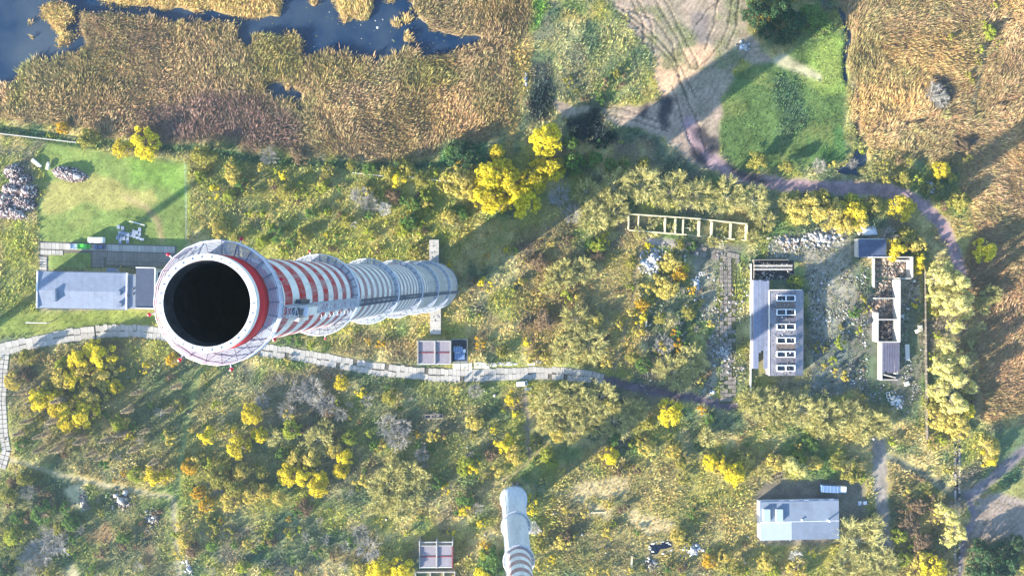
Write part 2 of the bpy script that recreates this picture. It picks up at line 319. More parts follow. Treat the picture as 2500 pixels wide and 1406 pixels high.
m = L_('488 895 462 1000 445 1100 428 1212', 13); paint(m, LAWN, (104, 120, 74), t=GRASS, den=.8, h=.2)
paint(E_('2390 1215 2440 1200 2540 1230 2560 1330 2430 1320 2370 1310'), SAND, (146, 130, 116), t=GRASS, den=.5, h=.3)
paint(P_('150 1185 200 1180 215 1220 200 1250 175 1240'), SAND, (176, 166, 124), t=NONE); paint(P_('165 1390 185 1370 195 1420 160 1420'), SAND, (176, 166, 124), t=NONE)
for s in ('1400 1190 1500 1160 1540 1175 1520 1215 1420 1230', '1440 1240 1500 1235 1480 1270 1440 1265', '1540 1250 1640 1260 1630 1310 1560 1300'):
    paint(P_(s), SAND, (168, 150, 116), (170, 150, 104), t=WEED, den=1.2, h=.4)
# rubble-strewn ground round the ruins
YD = P_('1880 590 1960 560 2080 570 2090 640 2130 660 2250 660 2252 970 2150 990 2100 960 1985 960 1975 700 1940 640 1850 640')
paint(YD, YARD, (104, 100, 94), (92, 106, 74), WEED, 1.1, .5)
a = np.clip((n2 - .5) * 6, 0, 1) * YD * .8; col[:] = col * (1 - a[..., None]) + np.array(lin(84, 100, 70)) * a[..., None]
paint(YD & P_('1975 800 2060 760 2080 950 1985 960'), c=(92, 100, 104), a=.6); paint(YD & (n5 > .55), c=(150, 142, 132), tc=(150, 140, 112), a=.6)
YW = P_('1690 620 1740 640 1755 740 1750 980 1720 960 1730 800 1690 720'); paint(YW, YARD, (128, 122, 108), (112, 118, 84), WEED, .6, .5)
paint(E_('1860 1175 2110 1165 2115 1260 2050 1330 1850 1330 1846 1215'), YARD, (104, 96, 88), t=WEED, den=.25, h=.3)  # darker yard colour, painted out to the edge of the warehouse's cast shadow
paint(E_('1570 580 1700 590 1680 612 1590 600'), YARD, (166, 156, 146), t=NONE)
for s in ('205 1310 225 1285 270 1290 275 1330 240 1330', '340 1290 360 1280 370 1310 350 1320', '345 1340 368 1335 372 1390 350 1385', '255 1280 280 1275 280 1330 262 1330'):
    paint(P_(s), GROUND, (132, 100, 80), (160, 112, 92), WEED, 1.4, .5, a=.5)
# no growth under buildings and slabs
SLAB_ROAD = pts('-60 868 0 853 60 842 130 826 200 814 260 808 330 808 400 815 520 836 640 853 700 862 760 872 830 885 900 898 970 907 1040 913 1120 917 1200 915 1290 911 1370 912 1440 920 1470 927')
clear = dist_line(SLAB_ROAD, PX, PY) < 18
clear |= dist_line(pts('16 835 8 900 4 980 9 1060 16 1100 4 1140'), PX, PY) < 13
clear |= dist_line(pts('1776 640 1776 985'), PX, PY) < 14
for s in ('92 660 400 660 400 760 92 760', '95 588 435 592 435 650 225 656 225 618 120 618 120 690 95 690', '1015 826 1142 826 1142 892 1015 892', '1010 1310 1105 1310 1105 1420 1010 1420', '1832 632 1940 632 1962 700 1962 920 1832 920',
          '2080 578 2166 578 2166 625 2228 625 2228 680 2200 680 2200 935 2120 935 2120 625 2080 625', '1840 1205 2045 1205 2045 1315 1840 1315', '1045 580 1080 580 1080 820 1045 820', '1685 600 1810 600 1810 642 1685 642', '1580 1316 1646 1316 1646 1356 1580 1356'):
    clear |= in_poly(pts(s), PX, PY)
dch = np.hypot(PX - 1060, PY - 698); clear |= dch < 60; clear |= np.hypot(PX - 1254, PY - 1215) < 34
clear |= dist_line(pts('158 602 256 602'), PX, PY) < 9; clear |= dist_line(pts('210 586 256 586'), PX, PY) < 9
tuft[clear] = NONE; gz[clear] = np.clip(gz[clear], -.1, .02) * .3
def blur(a, n=1):
    for _ in range(n):
        a = (a + np.roll(a, 1, 0) + np.roll(a, -1, 0) + np.roll(a, 1, 1) + np.roll(a, -1, 1)) / 5
    return a
col = blur(col, 3); tcol = blur(tcol, 8); gz = blur(gz, 2)
rut = np.zeros_like(gz)
for k, (s, w) in enumerate((('1470 0 1560 70 1640 150 1680 240', 3), ('1490 0 1590 80 1660 160 1700 240', 3), ('1540 0 1570 60 1572 120', 3), ('1558 0 1590 60 1594 130', 3), ('1600 0 1650 90 1690 170', 3), ('1620 0 1670 90 1705 160', 3), ('1480 60 1540 110 1560 170 1590 240', 2.5), ('1790 0 1780 60 1760 110 1700 170', 3), ('1805 0 1798 70 1775 120', 3), ('1700 60 1730 20 1760 0', 3), ('1660 200 1700 290 1725 370', 3), ('1640 210 1670 300 1700 380', 3), ('1430 255 1530 268 1620 300', 3), ('1440 275 1540 290 1630 320', 3), ('1520 20 1600 50 1640 110 1660 190', 3), ('1750 0 1745 50 1720 120', 3))):
    d = dist_line(pts(s), PX + (n3 - .5) * 10, PY + (n2 - .5) * 10); m = (d < w * .9) & (zone != DITCH); col[m] *= .6; gz[m] -= .16
    m = (d >= w * .9) & (d < w * 1.9) & (zone == SAND); col[m] *= 1.15; gz[m] += .1
wob = np.sin((PX * .8 + PY * .5 + (n2 - .5) * 60) * .55); m = (zone == SAND); col[m] *= (1 + .10 * wob + (fbm(GXX, GYY, 2.2, 131) - .5) * .7)[m][:, None]
m = (zone == LAWN); q_ = fbm(GXX, GYY, 5, 141); q2_ = fbm(GXX, GYY, 1.6, 151); col[m] *= (1 + (q_ - .5) * .9 + (q2_ - .5) * .8)[m][:, None]; tcol[m] *= (1 + (q_ - .5) * .9)[m][:, None]
a = np.clip((fbm(GXX, GYY, 11, 161) - .5) * 5, 0, 1)[..., None] * .3 * m[..., None]; col[:] = col * (1 - a) + np.array(lin(160, 156, 86)) * a
m = (zone == TRACK) | (zone == YARD); col[m] *= (1 + (fbm(GXX, GYY, 2.5, 171) - .5) * .9)[m][:, None]
def cell(x, y): return np.clip(((y - Y0) / GS + .5).astype(int), 0, NY - 1), np.clip(((x - X0) / GS + .5).astype(int), 0, NX - 1)
def ground_z(x, y):
    i, j = cell(np.array([x]), np.array([y])); return float(gz[i[0], j[0]])
vg = tuft == WEED; col[vg] *= np.array([1.2, 1.2, 1.02]); tcol[vg] *= np.array([1.12, 1.13, .96])
GK = 1.0                                            # sunlit picture colours -> real base colours
gv = np.stack([GXX, GYY, gz], -1).reshape(-1, 3); idx = np.arange(NX * NY).reshape(NY, NX)
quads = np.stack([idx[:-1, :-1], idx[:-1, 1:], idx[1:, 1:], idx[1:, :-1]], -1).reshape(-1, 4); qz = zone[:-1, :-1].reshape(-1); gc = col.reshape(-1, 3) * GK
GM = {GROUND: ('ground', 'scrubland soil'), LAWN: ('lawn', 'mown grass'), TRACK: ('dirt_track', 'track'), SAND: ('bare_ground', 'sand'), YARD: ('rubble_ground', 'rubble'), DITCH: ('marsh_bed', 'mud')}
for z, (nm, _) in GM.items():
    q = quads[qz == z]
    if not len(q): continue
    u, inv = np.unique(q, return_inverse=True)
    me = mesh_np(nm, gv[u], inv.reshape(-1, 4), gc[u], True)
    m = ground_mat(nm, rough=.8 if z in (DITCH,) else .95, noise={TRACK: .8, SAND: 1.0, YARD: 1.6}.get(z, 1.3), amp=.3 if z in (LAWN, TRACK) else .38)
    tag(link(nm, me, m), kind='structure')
B = MB(); E = 2600                                  # the land goes on past the frame
for (a, b, c, d) in ((-E, E, Y1 - .3, E), (-E, E, -E, Y0 + .3), (-E, X0 + .3, Y0 + .3, Y1 - .3), (X1 - .3, E, Y0 + .3, Y1 - .3)):
    B.add([(a, c, -.12), (b, c, -.12), (b, d, -.12), (a, d, -.12)], [(0, 1, 2, 3)])
tag(B.build('terrain', mat('far_land', lin(150, 132, 82, .5), .95, .35, .04, .05, col2=lin(112, 118, 66, .5))), kind='structure')

# water: a dark, gently rippled sheet under the banks
def water_mat():
    m = D.materials.new('pond_water'); m.use_nodes = True; n = m.node_tree.nodes; l = m.node_tree.links; b = n['Principled BSDF']
    tc = n.new('ShaderNodeTexCoord'); nz = n.new('ShaderNodeTexNoise'); nz.inputs['Scale'].default_value = .05; nz.inputs['Detail'].default_value = 5; l.new(tc.outputs['Object'], nz.inputs[0])
    rp = n.new('ShaderNodeValToRGB'); rp.color_ramp.elements[0].position = .38; rp.color_ramp.elements[1].position = .68
    rp.color_ramp.elements[0].color = (.003, .022, .062, 1); rp.color_ramp.elements[1].color = (.05, .07, .095, 1); l.new(nz.outputs[0], rp.inputs[0]); l.new(rp.outputs[0], b.inputs['Base Color'])
    b.inputs['Roughness'].default_value = .08; b.inputs['Specular IOR Level'].default_value = .25
    n2 = n.new('ShaderNodeTexNoise'); n2.inputs['Scale'].default_value = 1.2; n2.inputs['Detail'].default_value = 3; l.new(tc.outputs['Object'], n2.inputs[0])
    bp = n.new('ShaderNodeBump'); bp.inputs['Strength'].default_value = .08; l.new(n2.outputs[0], bp.inputs['Height']); l.new(bp.outputs[0], b.inputs['Normal'])
    return m
WM = water_mat()
wz = -.75
for nm, (xa, ya, xb, yb) in {'pond_water': (-90, -70, 1240, 290), 'ditch_water': (2040, 0, 2150, 440)}.items():
    p = at(xa, yb, wz); q = at(xb, ya, wz)
    tag(MB().add([(p.x, p.y, wz), (q.x, p.y, wz), (q.x, q.y, wz), (p.x, q.y, wz)], [(0, 1, 2, 3)]).build(nm, WM), kind='structure')

# ------------------------------------------------------------------ tufts of reed, weed and grass (real blades)
def tufts(name, kind, label, cat, blades, wid, leanr, wind=(0, 0), region=None, step=.5, seed=1, hvar=.35, cvar=.28):
    rng = np.random.default_rng(seed)
    xs, ys = np.meshgrid(np.arange(X0, X1, step), np.arange(Y0, Y1, step)); xs = (xs + rng.uniform(-.5, .5, xs.shape) * step).ravel(); ys = (ys + rng.uniform(-.5, .5, ys.shape) * step).ravel()
    i, j = cell(xs, ys); ok = (tuft[i, j] == kind) & (rng.random(len(xs)) < tden[i, j] * step * step)
    ok &= (xs > -200) & (xs < 212) & (ys > -123) & (ys < 118)
    if region is not None: ok &= region[i, j]
    xs, ys, i, j = xs[ok], ys[ok], i[ok], j[ok]; n = len(xs)
    if n == 0: return
    c = tcol[i, j] * GK * np.exp(rng.normal(0, cvar, (n, 1))) * (1 + rng.normal(0, .07, (n, 3))); h = thgt[i, j] * (1 + rng.uniform(-hvar, hvar, n)); z = gz[i, j]
    nb = n * blades; rep = lambda a: np.repeat(a, blades, 0)
    ang = rng.uniform(0, 2 * np.pi, nb); le = rng.uniform(*leanr, nb); hb = rep(h) * rng.uniform(.6, 1.1, nb); wa_ = rep((fbm(xs, ys, 22, 401) - .5) * 7 + (fbm(xs, ys, 7, 411) - .5) * 3); ws_ = rep(.4 + 1.6 * fbm(xs, ys, 10, 421)); cw, sw = np.cos(wa_), np.sin(wa_); lx = np.cos(ang) * le * hb + (wind[0] * cw - wind[1] * sw) * ws_ * hb; ly = np.sin(ang) * le * hb + (wind[0] * sw + wind[1] * cw) * ws_ * hb
    bx_ = rep(xs) + np.cos(ang) * .12; by_ = rep(ys) + np.sin(ang) * .12; zz = rep(z) - .05
    w = wid * rng.uniform(.6, 1.3, nb) * (.5 + .5 * rep(h) / max(h.mean(), .1)); wa = ang + np.pi / 2; wx, wy = np.cos(wa) * w, np.sin(wa) * w
    V = np.empty((nb, 4, 3)); V[:, 0] = np.stack([bx_ - wx * .4, by_ - wy * .4, zz], -1); V[:, 1] = np.stack([bx_ + wx + lx * .6, by_ + wy + ly * .6, zz + hb * .75], -1)
    V[:, 2] = np.stack([bx_ + lx * 1.15, by_ + ly * 1.15, zz + hb], -1); V[:, 3] = np.stack([bx_ - wx + lx * .5, by_ - wy + ly * .5, zz + hb * .7], -1)
    cc = np.repeat(rep(c) * np.exp(rng.normal(0, .14, (nb, 1))), 4, 0)
    me = mesh_np(name, V.reshape(-1, 3), np.arange(nb * 4).reshape(-1, 4), np.clip(cc, 0, .9))
    return tag(link(name, me, plant_mat('blades', trans=.25)), label=label, cat=cat, kind='stuff')
LEFTR = PX < 1600
tufts('reed_bed', REED, 'brown reed bed standing in and around the pond', 'reeds', 4, .105, (.25, .8), (.34, .2), LEFTR, .45, 3, .35, .15)
tufts('reed_bed', REED, 'tawny reed bed laid over by wind beyond the curved dirt track', 'reeds', 4, .105, (.25, .8), (.5, .2), ~LEFTR, .45, 4, .35, .15)
tufts('weeds', WEED, 'rough weeds and straw covering the waste ground', 'weeds', 4, .125, (.4, 1.1), (.35, .2), None, .5, 5, .5, .17)
tufts('grass', GRASS, 'short green grass on the open lawns', 'grass', 5, .06, (.3, .9), (0, 0), None, .7, 6, .5, .2)
# ------------------------------------------------------------------ roads of concrete slabs, every slab a piece
CONC = mat('weathered_concrete', lin(210, 202, 188, .62), .9, .2, 1.2, .2, bump=.15, stain=.5, stain_col=lin(120, 112, 96, .6))
CONC_D = mat('dirty_concrete', lin(176, 164, 150, .55), .92, .2, 1.5, .15, bump=.2, stain=.7, stain_col=lin(90, 92, 66, .5))
def beveled_slab():
    b = .04; q = [(-.5 + b, -.5), (.5 - b, -.5), (.5, -.5 + b), (.5, .5 - b), (.5 - b, .5), (-.5 + b, .5), (-.5, .5 - b), (-.5, -.5 + b)]
    B = MB().quadbox(q, 0, 1); me = D.meshes.new('slab'); me.from_pydata(B.v, [], B.f); me.materials.append(CONC); me.update(); return me
SLAB = beveled_slab(); SLAB_D = SLAB.copy(); SLAB_D.materials[0] = CONC_D
def slab(parent, p, L, Wd, ang, me=SLAB, h=.16, z=.03, rng=random):
    o = D.objects.new('slab', me); COL.objects.link(o); o.parent = parent
    o.location = (p[0], p[1], z + rng.uniform(-.03, .04)); o.rotation_euler = (rng.gauss(0, .012), rng.gauss(0, .012), ang + rng.gauss(0, .02)); o.scale = (L, Wd, h); return o
def ribbon(name, line, wid, m, z=.035):
    V = []; Fs = []
    P = [at(*p) for p in line]
    for i, p in enumerate(P):
        d = (P[min(i + 1, len(P) - 1)] - P[max(i - 1, 0)]).normalized(); nrm = Vector((-d.y, d.x, 0)); V += [p + nrm * wid / 2 + Vector((0, 0, z)), p - nrm * wid / 2 + Vector((0, 0, z))]
    Fs = [(2 * i, 2 * i + 1, 2 * i + 3, 2 * i + 2) for i in range(len(P) - 1)]
    return MB().add(V, Fs).build(name, m)
def walk(line, pitch):
    P = [at(*p) for p in line]; out = []; acc = 0
    for a, b in zip(P, P[1:]):
        L = (b - a).length; d = (b - a) / L; s = acc
        while s < L: out.append((a + d * s, math.atan2(d.y, d.x))); s += pitch if not callable(pitch) else pitch(a + d * s)
        acc = s - L
    return out
GRIT = mat('road_grit', lin(132, 126, 110, .52), .95, .3, 1.4, .1)
road = tag(ribbon('concrete_road', SLAB_ROAD, 4.3, GRIT), kind='structure')
for rowside in (1, -1):
    for p, a in walk(SLAB_ROAD, lambda q: 2.55 if q.x < at(235, 810).x else 1.5):
        big = p.x < at(235, 810).x
        if at(420, 815).x < p.x < at(640, 815).x: continue                      # under the chimney top, never seen
        L = 2.47 if big else 1.43; w = 2.12 if rowside < 0 else 2.25; off = rowside * 1.13 + random.uniform(-.16, .16) + (.3 * rowside if random.random() < .25 else 0)
        if random.random() < .02: continue
        slab(road, (p.x - math.sin(a) * off, p.y + math.cos(a) * off), L, w, a)
side = pts('14 850 8 900 4 980 9 1060 16 1100 4 1140')
track = tag(ribbon('concrete_track', side, 3.2, GRIT), kind='structure')
for p, a in walk(side, 1.7):
    for s in (-1, 1): slab(track, (p.x - math.sin(a) * s * .85, p.y + math.cos(a) * s * .85), 1.48, 1.5, a)
yard = tag(MB().quadbox([at(*p)[:2] for p in pts('96 588 96 690 118 690 118 640 160 618 222 618 222 654 392 654 432 640 432 600')][::1], -.2, .035).build('concrete_yard', GRIT), kind='structure')
for i in range(36):
    x = 104 + i * 9.1; slab(yard, at(x, 600 + i * .28), 1.28, 2.35, 0)
    if 13 < i or i < 6: slab(yard, at(x, 616 + i * .3), 1.28, 1.95 if i > 13 else 1.75, 0, SLAB if i < 6 else SLAB_D)
for i in range(9): slab(yard, at(106, 630 + i * 6.4), 2.5, .82, 0)
for i in range(3):
    for j in range(4): slab(yard, at(231 + i * 9.5, 621 + j * 9.2), 1.3, 1.25, 0, SLAB_D)
for i in range(17):
    for j in range(2): slab(yard, at(266 + i * 9.5, 632 + j * 10 + i * .3), 1.32, 1.36, 0, SLAB_D)
ruin_road = tag(ribbon('slab_lane', pts('1776 632 1776 985'), 6.4, mat('overgrown_joints', lin(110, 112, 76, .5), .95, .3, 1.2, .1)), kind='structure')
for j in range(33):
    for i in range(4):
        if (i == 3 and random.random() < .6) or random.random() < .12: continue
        slab(ruin_road, at(1761 + i * 9.8 + j * .05, 645 + j * 10.3), 1.32, 1.38, 0, SLAB_D, z=.05)
for i in range(12):
    for j in range(2):
        if random.random() < .15: continue
        slab(ruin_road, at(1690 + i * 10, 604 + i * 2 + j * 13), 1.42, 1.8, -.2, SLAB_D, z=.05)
# pale spare slabs lying along the road
WCONC = mat('pale_concrete', lin(240, 236, 220, .72), .85, .08, 1.5, .2, stain=.25, stain_col=lin(160, 150, 130, .6)); SLAB_W = SLAB.copy(); SLAB_W.materials[0] = WCONC
for k, (x, y, w, h) in enumerate(((1114.5, 894, 18, 15), (1134, 894, 18, 15), (1148.5, 894, 8, 17), (1166.5, 891.5, 18, 15), (1186, 892, 18, 15), (1204.5, 890, 17, 10), (1223, 888, 18, 9), (1242, 888, 18, 9), (1297, 887, 18, 9), (1315, 884, 14, 7), (1258, 888.5, 12, 4))):
    o = slab(None, at(x, y), w / PPM, h / PPM, random.gauss(0, .02), SLAB_W, .22, .02); o.name = 'concrete_slab'
    tag(o, 'pale concrete slab laid in the line between slab road and brick-roofed shed', 'slab', 'spare slabs along the slab road')
    o['label'] = 'pale spare concrete slab lying in line along the edge of the slab road'

# ------------------------------------------------------------------ chimneys
def chimney_mat(name, z0, z1, per, red, phase=0.0, fade=(.3, .24, .26), ca=(.34, .35, .36), cb=(.52, .53, .54)):
    m = D.materials.new(name); m.use_nodes = True; n = m.node_tree.nodes; l = m.node_tree.links; b = n['Principled BSDF']; b.inputs['Roughness'].default_value = .75; b.inputs['Specular IOR Level'].default_value = .2
    tc = n.new('ShaderNodeTexCoord'); sx = n.new('ShaderNodeSeparateXYZ'); l.new(tc.outputs['Object'], sx.inputs[0])
    def math_(op, a, bb=None):
        x = n.new('ShaderNodeMath'); x.operation = op
        for i, v in enumerate((a, bb)):
            if v is None: continue
            if isinstance(v, (int, float)): x.inputs[i].default_value = v
            else: l.new(v, x.inputs[i])
        return x.outputs[0]
    fr = math_('FRACT', math_('DIVIDE', math_('ADD', sx.outputs[2], phase), per)); isred = math_('GREATER_THAN', fr, .5)
    nz = n.new('ShaderNodeTexNoise'); nz.inputs['Scale'].default_value = .7; nz.inputs['Detail'].default_value = 9; nz.inputs['Roughness'].default_value = .75
    mp = n.new('ShaderNodeMapping'); mp.inputs['Scale'].default_value = (1.4, 1.4, .16); l.new(tc.outputs['Object'], mp.inputs[0]); l.new(mp.outputs[0], nz.inputs['Vector'])
    wv = n.new('ShaderNodeTexNoise'); wv.inputs['Scale'].default_value = 1.0; mp2 = n.new('ShaderNodeMapping'); mp2.inputs['Scale'].default_value = (.02, .02, 1.3); l.new(tc.outputs['Object'], mp2.inputs[0]); l.new(mp2.outputs[0], wv.inputs['Vector'])
    def mix(f, a, bb):
        x = n.new('ShaderNodeMix'); x.data_type = 'RGBA'
        for s, v in ((0, f), (6, a), (7, bb)):
            if isinstance(v, tuple): x.inputs[s].default_value = (*v, 1)
            elif isinstance(v, (int, float)): x.inputs[s].default_value = v
            else: l.new(v, x.inputs[s])
        return x.outputs[2]
    up = n.new('ShaderNodeMapRange'); up.inputs[1].default_value = z1 - 62; up.inputs[2].default_value = z1 - 30; l.new(sx.outputs[2], up.inputs[0])
    redc = mix(up.outputs[0], fade, red)
    paint_ = mix(isred, (.78, .79, .78), redc)
    wr = n.new('ShaderNodeMapRange'); wr.inputs[1].default_value = .42; wr.inputs[2].default_value = .68; wr.inputs[4].default_value = .75; l.new(nz.outputs[0], wr.inputs[0])
    paint_ = mix(wr.outputs[0], paint_, (.42, .42, .43))
    ringf = n.new('ShaderNodeMapRange'); ringf.inputs[1].default_value = .35; ringf.inputs[2].default_value = .65; l.new(wv.outputs[0], ringf.inputs[0])
    conc = mix(ringf.outputs[0], ca, cb); conc = mix(wr.outputs[0], conc, tuple(x * .72 for x in ca))
    c = mix(math_('GREATER_THAN', sx.outputs[2], z0), conc, paint_)
    l.new(c, b.inputs['Base Color'])
    bp = n.new('ShaderNodeBump'); bp.inputs['Strength'].default_value = .15; bp.inputs['Distance'].default_value = .1; l.new(wv.outputs[0], bp.inputs['Height']); l.new(bp.outputs[0], b.inputs['Normal'])
    return m
STEEL = mat('galvanised_steel', lin(196, 204, 216, .7), .5, .12, 2, .5)
STEEL_D = mat('dark_steel', lin(110, 116, 128, .6), .6, .15, 2, .4)
RAILM = mat('rail_paint', lin(232, 236, 242, .8), .5, .05, 2, .4)
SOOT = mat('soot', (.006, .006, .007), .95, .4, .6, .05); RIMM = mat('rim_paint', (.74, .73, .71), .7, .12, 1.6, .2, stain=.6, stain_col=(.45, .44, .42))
REDL = mat('red_lamp_glass', (.55, .01, .04), .25, .05, 2, .6)
def platform(parent, z, r0, r1, nseg, lamps=(), fine=True, rail_h=1.1):
    p = MB().lathe([(r1 - .05, z - .06), (r1 + .03, z - .06), (r1 + .03, z + .06), (r1 - .05, z + .06)], nseg, closed=True).build('platform', STEEL, parent)
    tau = 2 * math.pi
    B = MB()
    for i in range(nseg):                                        # one grating panel, then copies turned round the barrel
        pass
    a0, a1 = .004, tau / nseg - .004
    nb = 9 if fine else 5; g = (r1 - r0 - .05) / nb
    for k in range(nb):
        ra, rb = r0 + .01 + k * g, r0 + .01 + (k + .68) * g
        B.quadbox([(ra * math.cos(a0), ra * math.sin(a0)), (rb * math.cos(a0), rb * math.sin(a0)), (rb * math.cos(a1), rb * math.sin(a1)), (ra * math.cos(a1), ra * math.sin(a1))], z - .02, z + .02)
    first = B.build('floor_panel', STEEL, p)
    J = MB().bar((r0 - .02, 0, z - .1), (r1, 0, z - .1), .07).bar((r0 - .02, 0, z - 1.3), (r1 - .1, 0, z - .12), .06); fj = J.build('bracket', STEEL_D, p)
    PO = MB().bar((r1, 0, z), (r1, 0, z + rail_h), .045); fp = PO.build('rail_post', RAILM, p)
    for i in range(1, nseg):
        for s in (first, fj, fp):
            c = s.copy(); COL.objects.link(c); c.parent = p; c.rotation_euler = (0, 0, tau * i / nseg)
    for k, zz in enumerate((.38, .74, rail_h)):
        RB = MB()
        for i in range(nseg):
            a, b = tau * i / nseg, tau * (i + 1) / nseg; RB.bar((r1 * math.cos(a), r1 * math.sin(a), z + zz), (r1 * math.cos(b), r1 * math.sin(b), z + zz), .05 if k == 2 else .035)
        RB.build('rail', RAILM, p)
    for a in lamps:
        ca, sa = math.cos(a), math.sin(a)
        L = MB().bar((r1 * ca, r1 * sa, z + rail_h), ((r1 + .35) * ca, (r1 + .35) * sa, z + rail_h), .05).build('lamp_arm', RAILM, p)
        q = MB(); prof = [(.02, 0), (.14, .02), (.16, .15), (.13, .28), (.02, .33)]; q.lathe(prof, 12); 
        q.build('warning_lamp', REDL, p, loc=((r1 + .45) * ca, (r1 + .45) * sa, z + rail_h - .1))
    return p
def ladder(name, parent, prof, az, z0, z1, m=STEEL_D):
    def rr(z):
        for (ra, za), (rb, zb) in zip(prof, prof[1:]):
            if za <= z <= zb: return ra + (rb - ra) * (z - za) / (zb - za)
        return prof[-1][0]
    e = MB(); n = int((z1 - z0) / 1.2); ca, sa = math.cos(az), math.sin(az)
    for k in range(n):
        za, zb = z0 + (z1 - z0) * k / n, z0 + (z1 - z0) * (k + 1) / n
        for s in (-.35, .35):
            for dr in (.15, .85):
                A = ((rr(za) + dr) * ca - s * sa, (rr(za) + dr) * sa + s * ca, za); Bp = ((rr(zb) + dr) * ca - s * sa, (rr(zb) + dr) * sa + s * ca, zb); e.bar(A, Bp, .05, 3)
        for dr in (.15, .85):
            e.bar(((rr(za) + dr) * ca + .35 * sa, (rr(za) + dr) * sa - .35 * ca, za), ((rr(za) + dr) * ca - .35 * sa, (rr(za) + dr) * sa + .35 * ca, za), .05, 3)
        for s in (-.35, .35):
            e.bar(((rr(za) + .15) * ca - s * sa, (rr(za) + .15) * sa + s * ca, za), ((rr(za) + .85) * ca - s * sa, (rr(za) + .85) * sa + s * ca, za), .05, 3)
    return e.build(name, m, parent), rr

RED = (.42, .035, .045)
ZTOP = .786 * H; PROF = [(8.9, -.5), (8.6, 3), (7.5, 37.5), (6.45, 75), (5.6, 113), (4.85, 151), (4.25, 189), (3.95, 223), (3.92, ZTOP)]
base = at(1060, 698.4)
ch = empty('striped_chimney', base, label='huge red and white striped concrete chimney with ringed platforms and an open sooty mouth', cat='chimney')
MB().lathe(PROF, 96).build('barrel', chimney_mat('striped_barrel', 96, 232, 5.05, RED, .85, (.30, .235, .26)), ch, smooth=True)
rim = MB().lathe([(3.46, ZTOP - .8), (3.46, ZTOP), (3.95, ZTOP), (3.95, ZTOP - .8)], 96, closed=True).build('rim', RIMM, ch)
MB().lathe([(3.93, ZTOP - 3.2), (3.975, ZTOP - 3.2), (3.975, ZTOP - .82), (3.93, ZTOP - .82)], 96, closed=True).build('red_band', mat('red_band_paint', (.50, .03, .04), .6, .08, .8, .25), ch, smooth=True)
MB().lathe([(3.44, ZTOP - .05), (3.42, ZTOP - 1.5), (3.3, ZTOP - 1.6)], 72).build('flue_lip', mat('lit_sooty_brick', (.055, .05, .048), .9, .6, 1.4, .1, stain=.7, stain_col=(.03, .03, .03)), ch, smooth=True)  # sooty lip, painted paler than the shaft as the lit band at the mouth
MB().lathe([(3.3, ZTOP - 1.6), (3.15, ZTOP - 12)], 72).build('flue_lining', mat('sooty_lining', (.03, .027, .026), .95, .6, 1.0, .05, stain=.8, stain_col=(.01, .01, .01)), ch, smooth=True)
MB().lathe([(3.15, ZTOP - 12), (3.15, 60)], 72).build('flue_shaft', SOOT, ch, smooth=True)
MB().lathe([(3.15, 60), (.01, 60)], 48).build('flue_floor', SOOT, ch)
for i in range(30):
    a = 2 * math.pi * i / 30; MB().bar((3.7 * math.cos(a), 3.7 * math.sin(a), ZTOP), (3.7 * math.cos(a), 3.7 * math.sin(a), ZTOP + .4), .022).bar((3.62 * math.cos(a), 3.62 * math.sin(a), ZTOP + .02), (3.8 * math.cos(a), 3.8 * math.sin(a), ZTOP + .02), .025).build('rim_bolt', STEEL_D, ch)
lamp0 = [R(x) for x in (20, 69, 135, 190, 237, 282, 327)]
platform(ch, ZTOP - 3.4, 4.0, 5.18, 24, lamp0)
for z, r in ((190, 4.25), (152, 4.83), (114, 5.58), (76, 6.42), (37.8, 7.48)):
    platform(ch, z, r + .05, r + 1.02, 28, [R(100), R(-80)] if z == 190 else (), fine=z > 150)
lad, rr = ladder('ladder', ch, PROF, R(-14), 2, 190)
AZ = R(-11)
hoist = MB(); ca, sa = math.cos(AZ), math.sin(AZ)                            # lattice mast on the camera side between the two top platforms
hp = lambda dr, s, z: ((rr(z) + dr) * ca - s * sa, (rr(z) + dr) * sa + s * ca, z)
for k in range(24):
    za, zb = 190 + k * 1.45, 190 + (k + 1) * 1.45
    for dr in (.45, 1.15):
        for s in (-.45, .45): hoist.bar(hp(dr, s, za), hp(dr, s, zb), .05, 4)
        hoist.bar(hp(dr, -.45, za), hp(dr, .45, za), .045, 4)
        hoist.bar(hp(dr, -.45 if k % 2 else .45, za), hp(dr, .45 if k % 2 else -.45, zb), .035, 3)
    for s in (-.45, .45): hoist.bar(hp(.45, s, za), hp(1.15, s, za), .045, 4); hoist.bar(hp(.45, s, za), hp(1.15, s, zb), .03, 3)
mast = hoist.build('lattice_mast', STEEL, ch)
for k in range(9): MB().bar(hp(.4, -.45, 193 + k * 2), hp(.9, -1.2, 193.4 + k * 2), .035).bar(hp(.9, -1.2, 192.9 + k * 2), hp(.9, -1.2, 194.1 + k * 2), .06, 6).build('antenna', RAILM, mast)
WHT = mat('white_sheet_metal', (.82, .82, .8), .45, .05, 1, .4); RUSTP = mat('rust_streaked_sheet', (.82, .8, .78), .5, .05, 1, .3, stain=.6, stain_col=(.55, .26, .16))
cab = empty('hoist_cabin'); cab.parent = ch
def obox(name, m, parent, dr0, dr1, s0, s1, z0, z1):
    q = [(rr(z0) + dr0, s0), (rr(z0) + dr1, s0), (rr(z0) + dr1, s1), (rr(z0) + dr0, s1)]
    return MB().quadbox([(a * ca - s * sa, a * sa + s * ca) for a, s in q], z0, z1).build(name, m, parent)
obox('cabin_box', RUSTP, cab, .45, 1.35, -.5, .3, 214.4, 218.2); obox('cabin_roof', WHT, cab, .4, 1.42, -.55, .35, 218.2, 218.32)
obox('side_box', RUSTP, cab, .3, .8, -1.15, -.8, 215, 218.8); obox('back_box', STEEL_D, cab, .1, .6, .5, .85, 215, 218.5)
obox('pulley_box', STEEL_D, cab, .5, 1.2, -.4, .2, 219.2, 220.6)
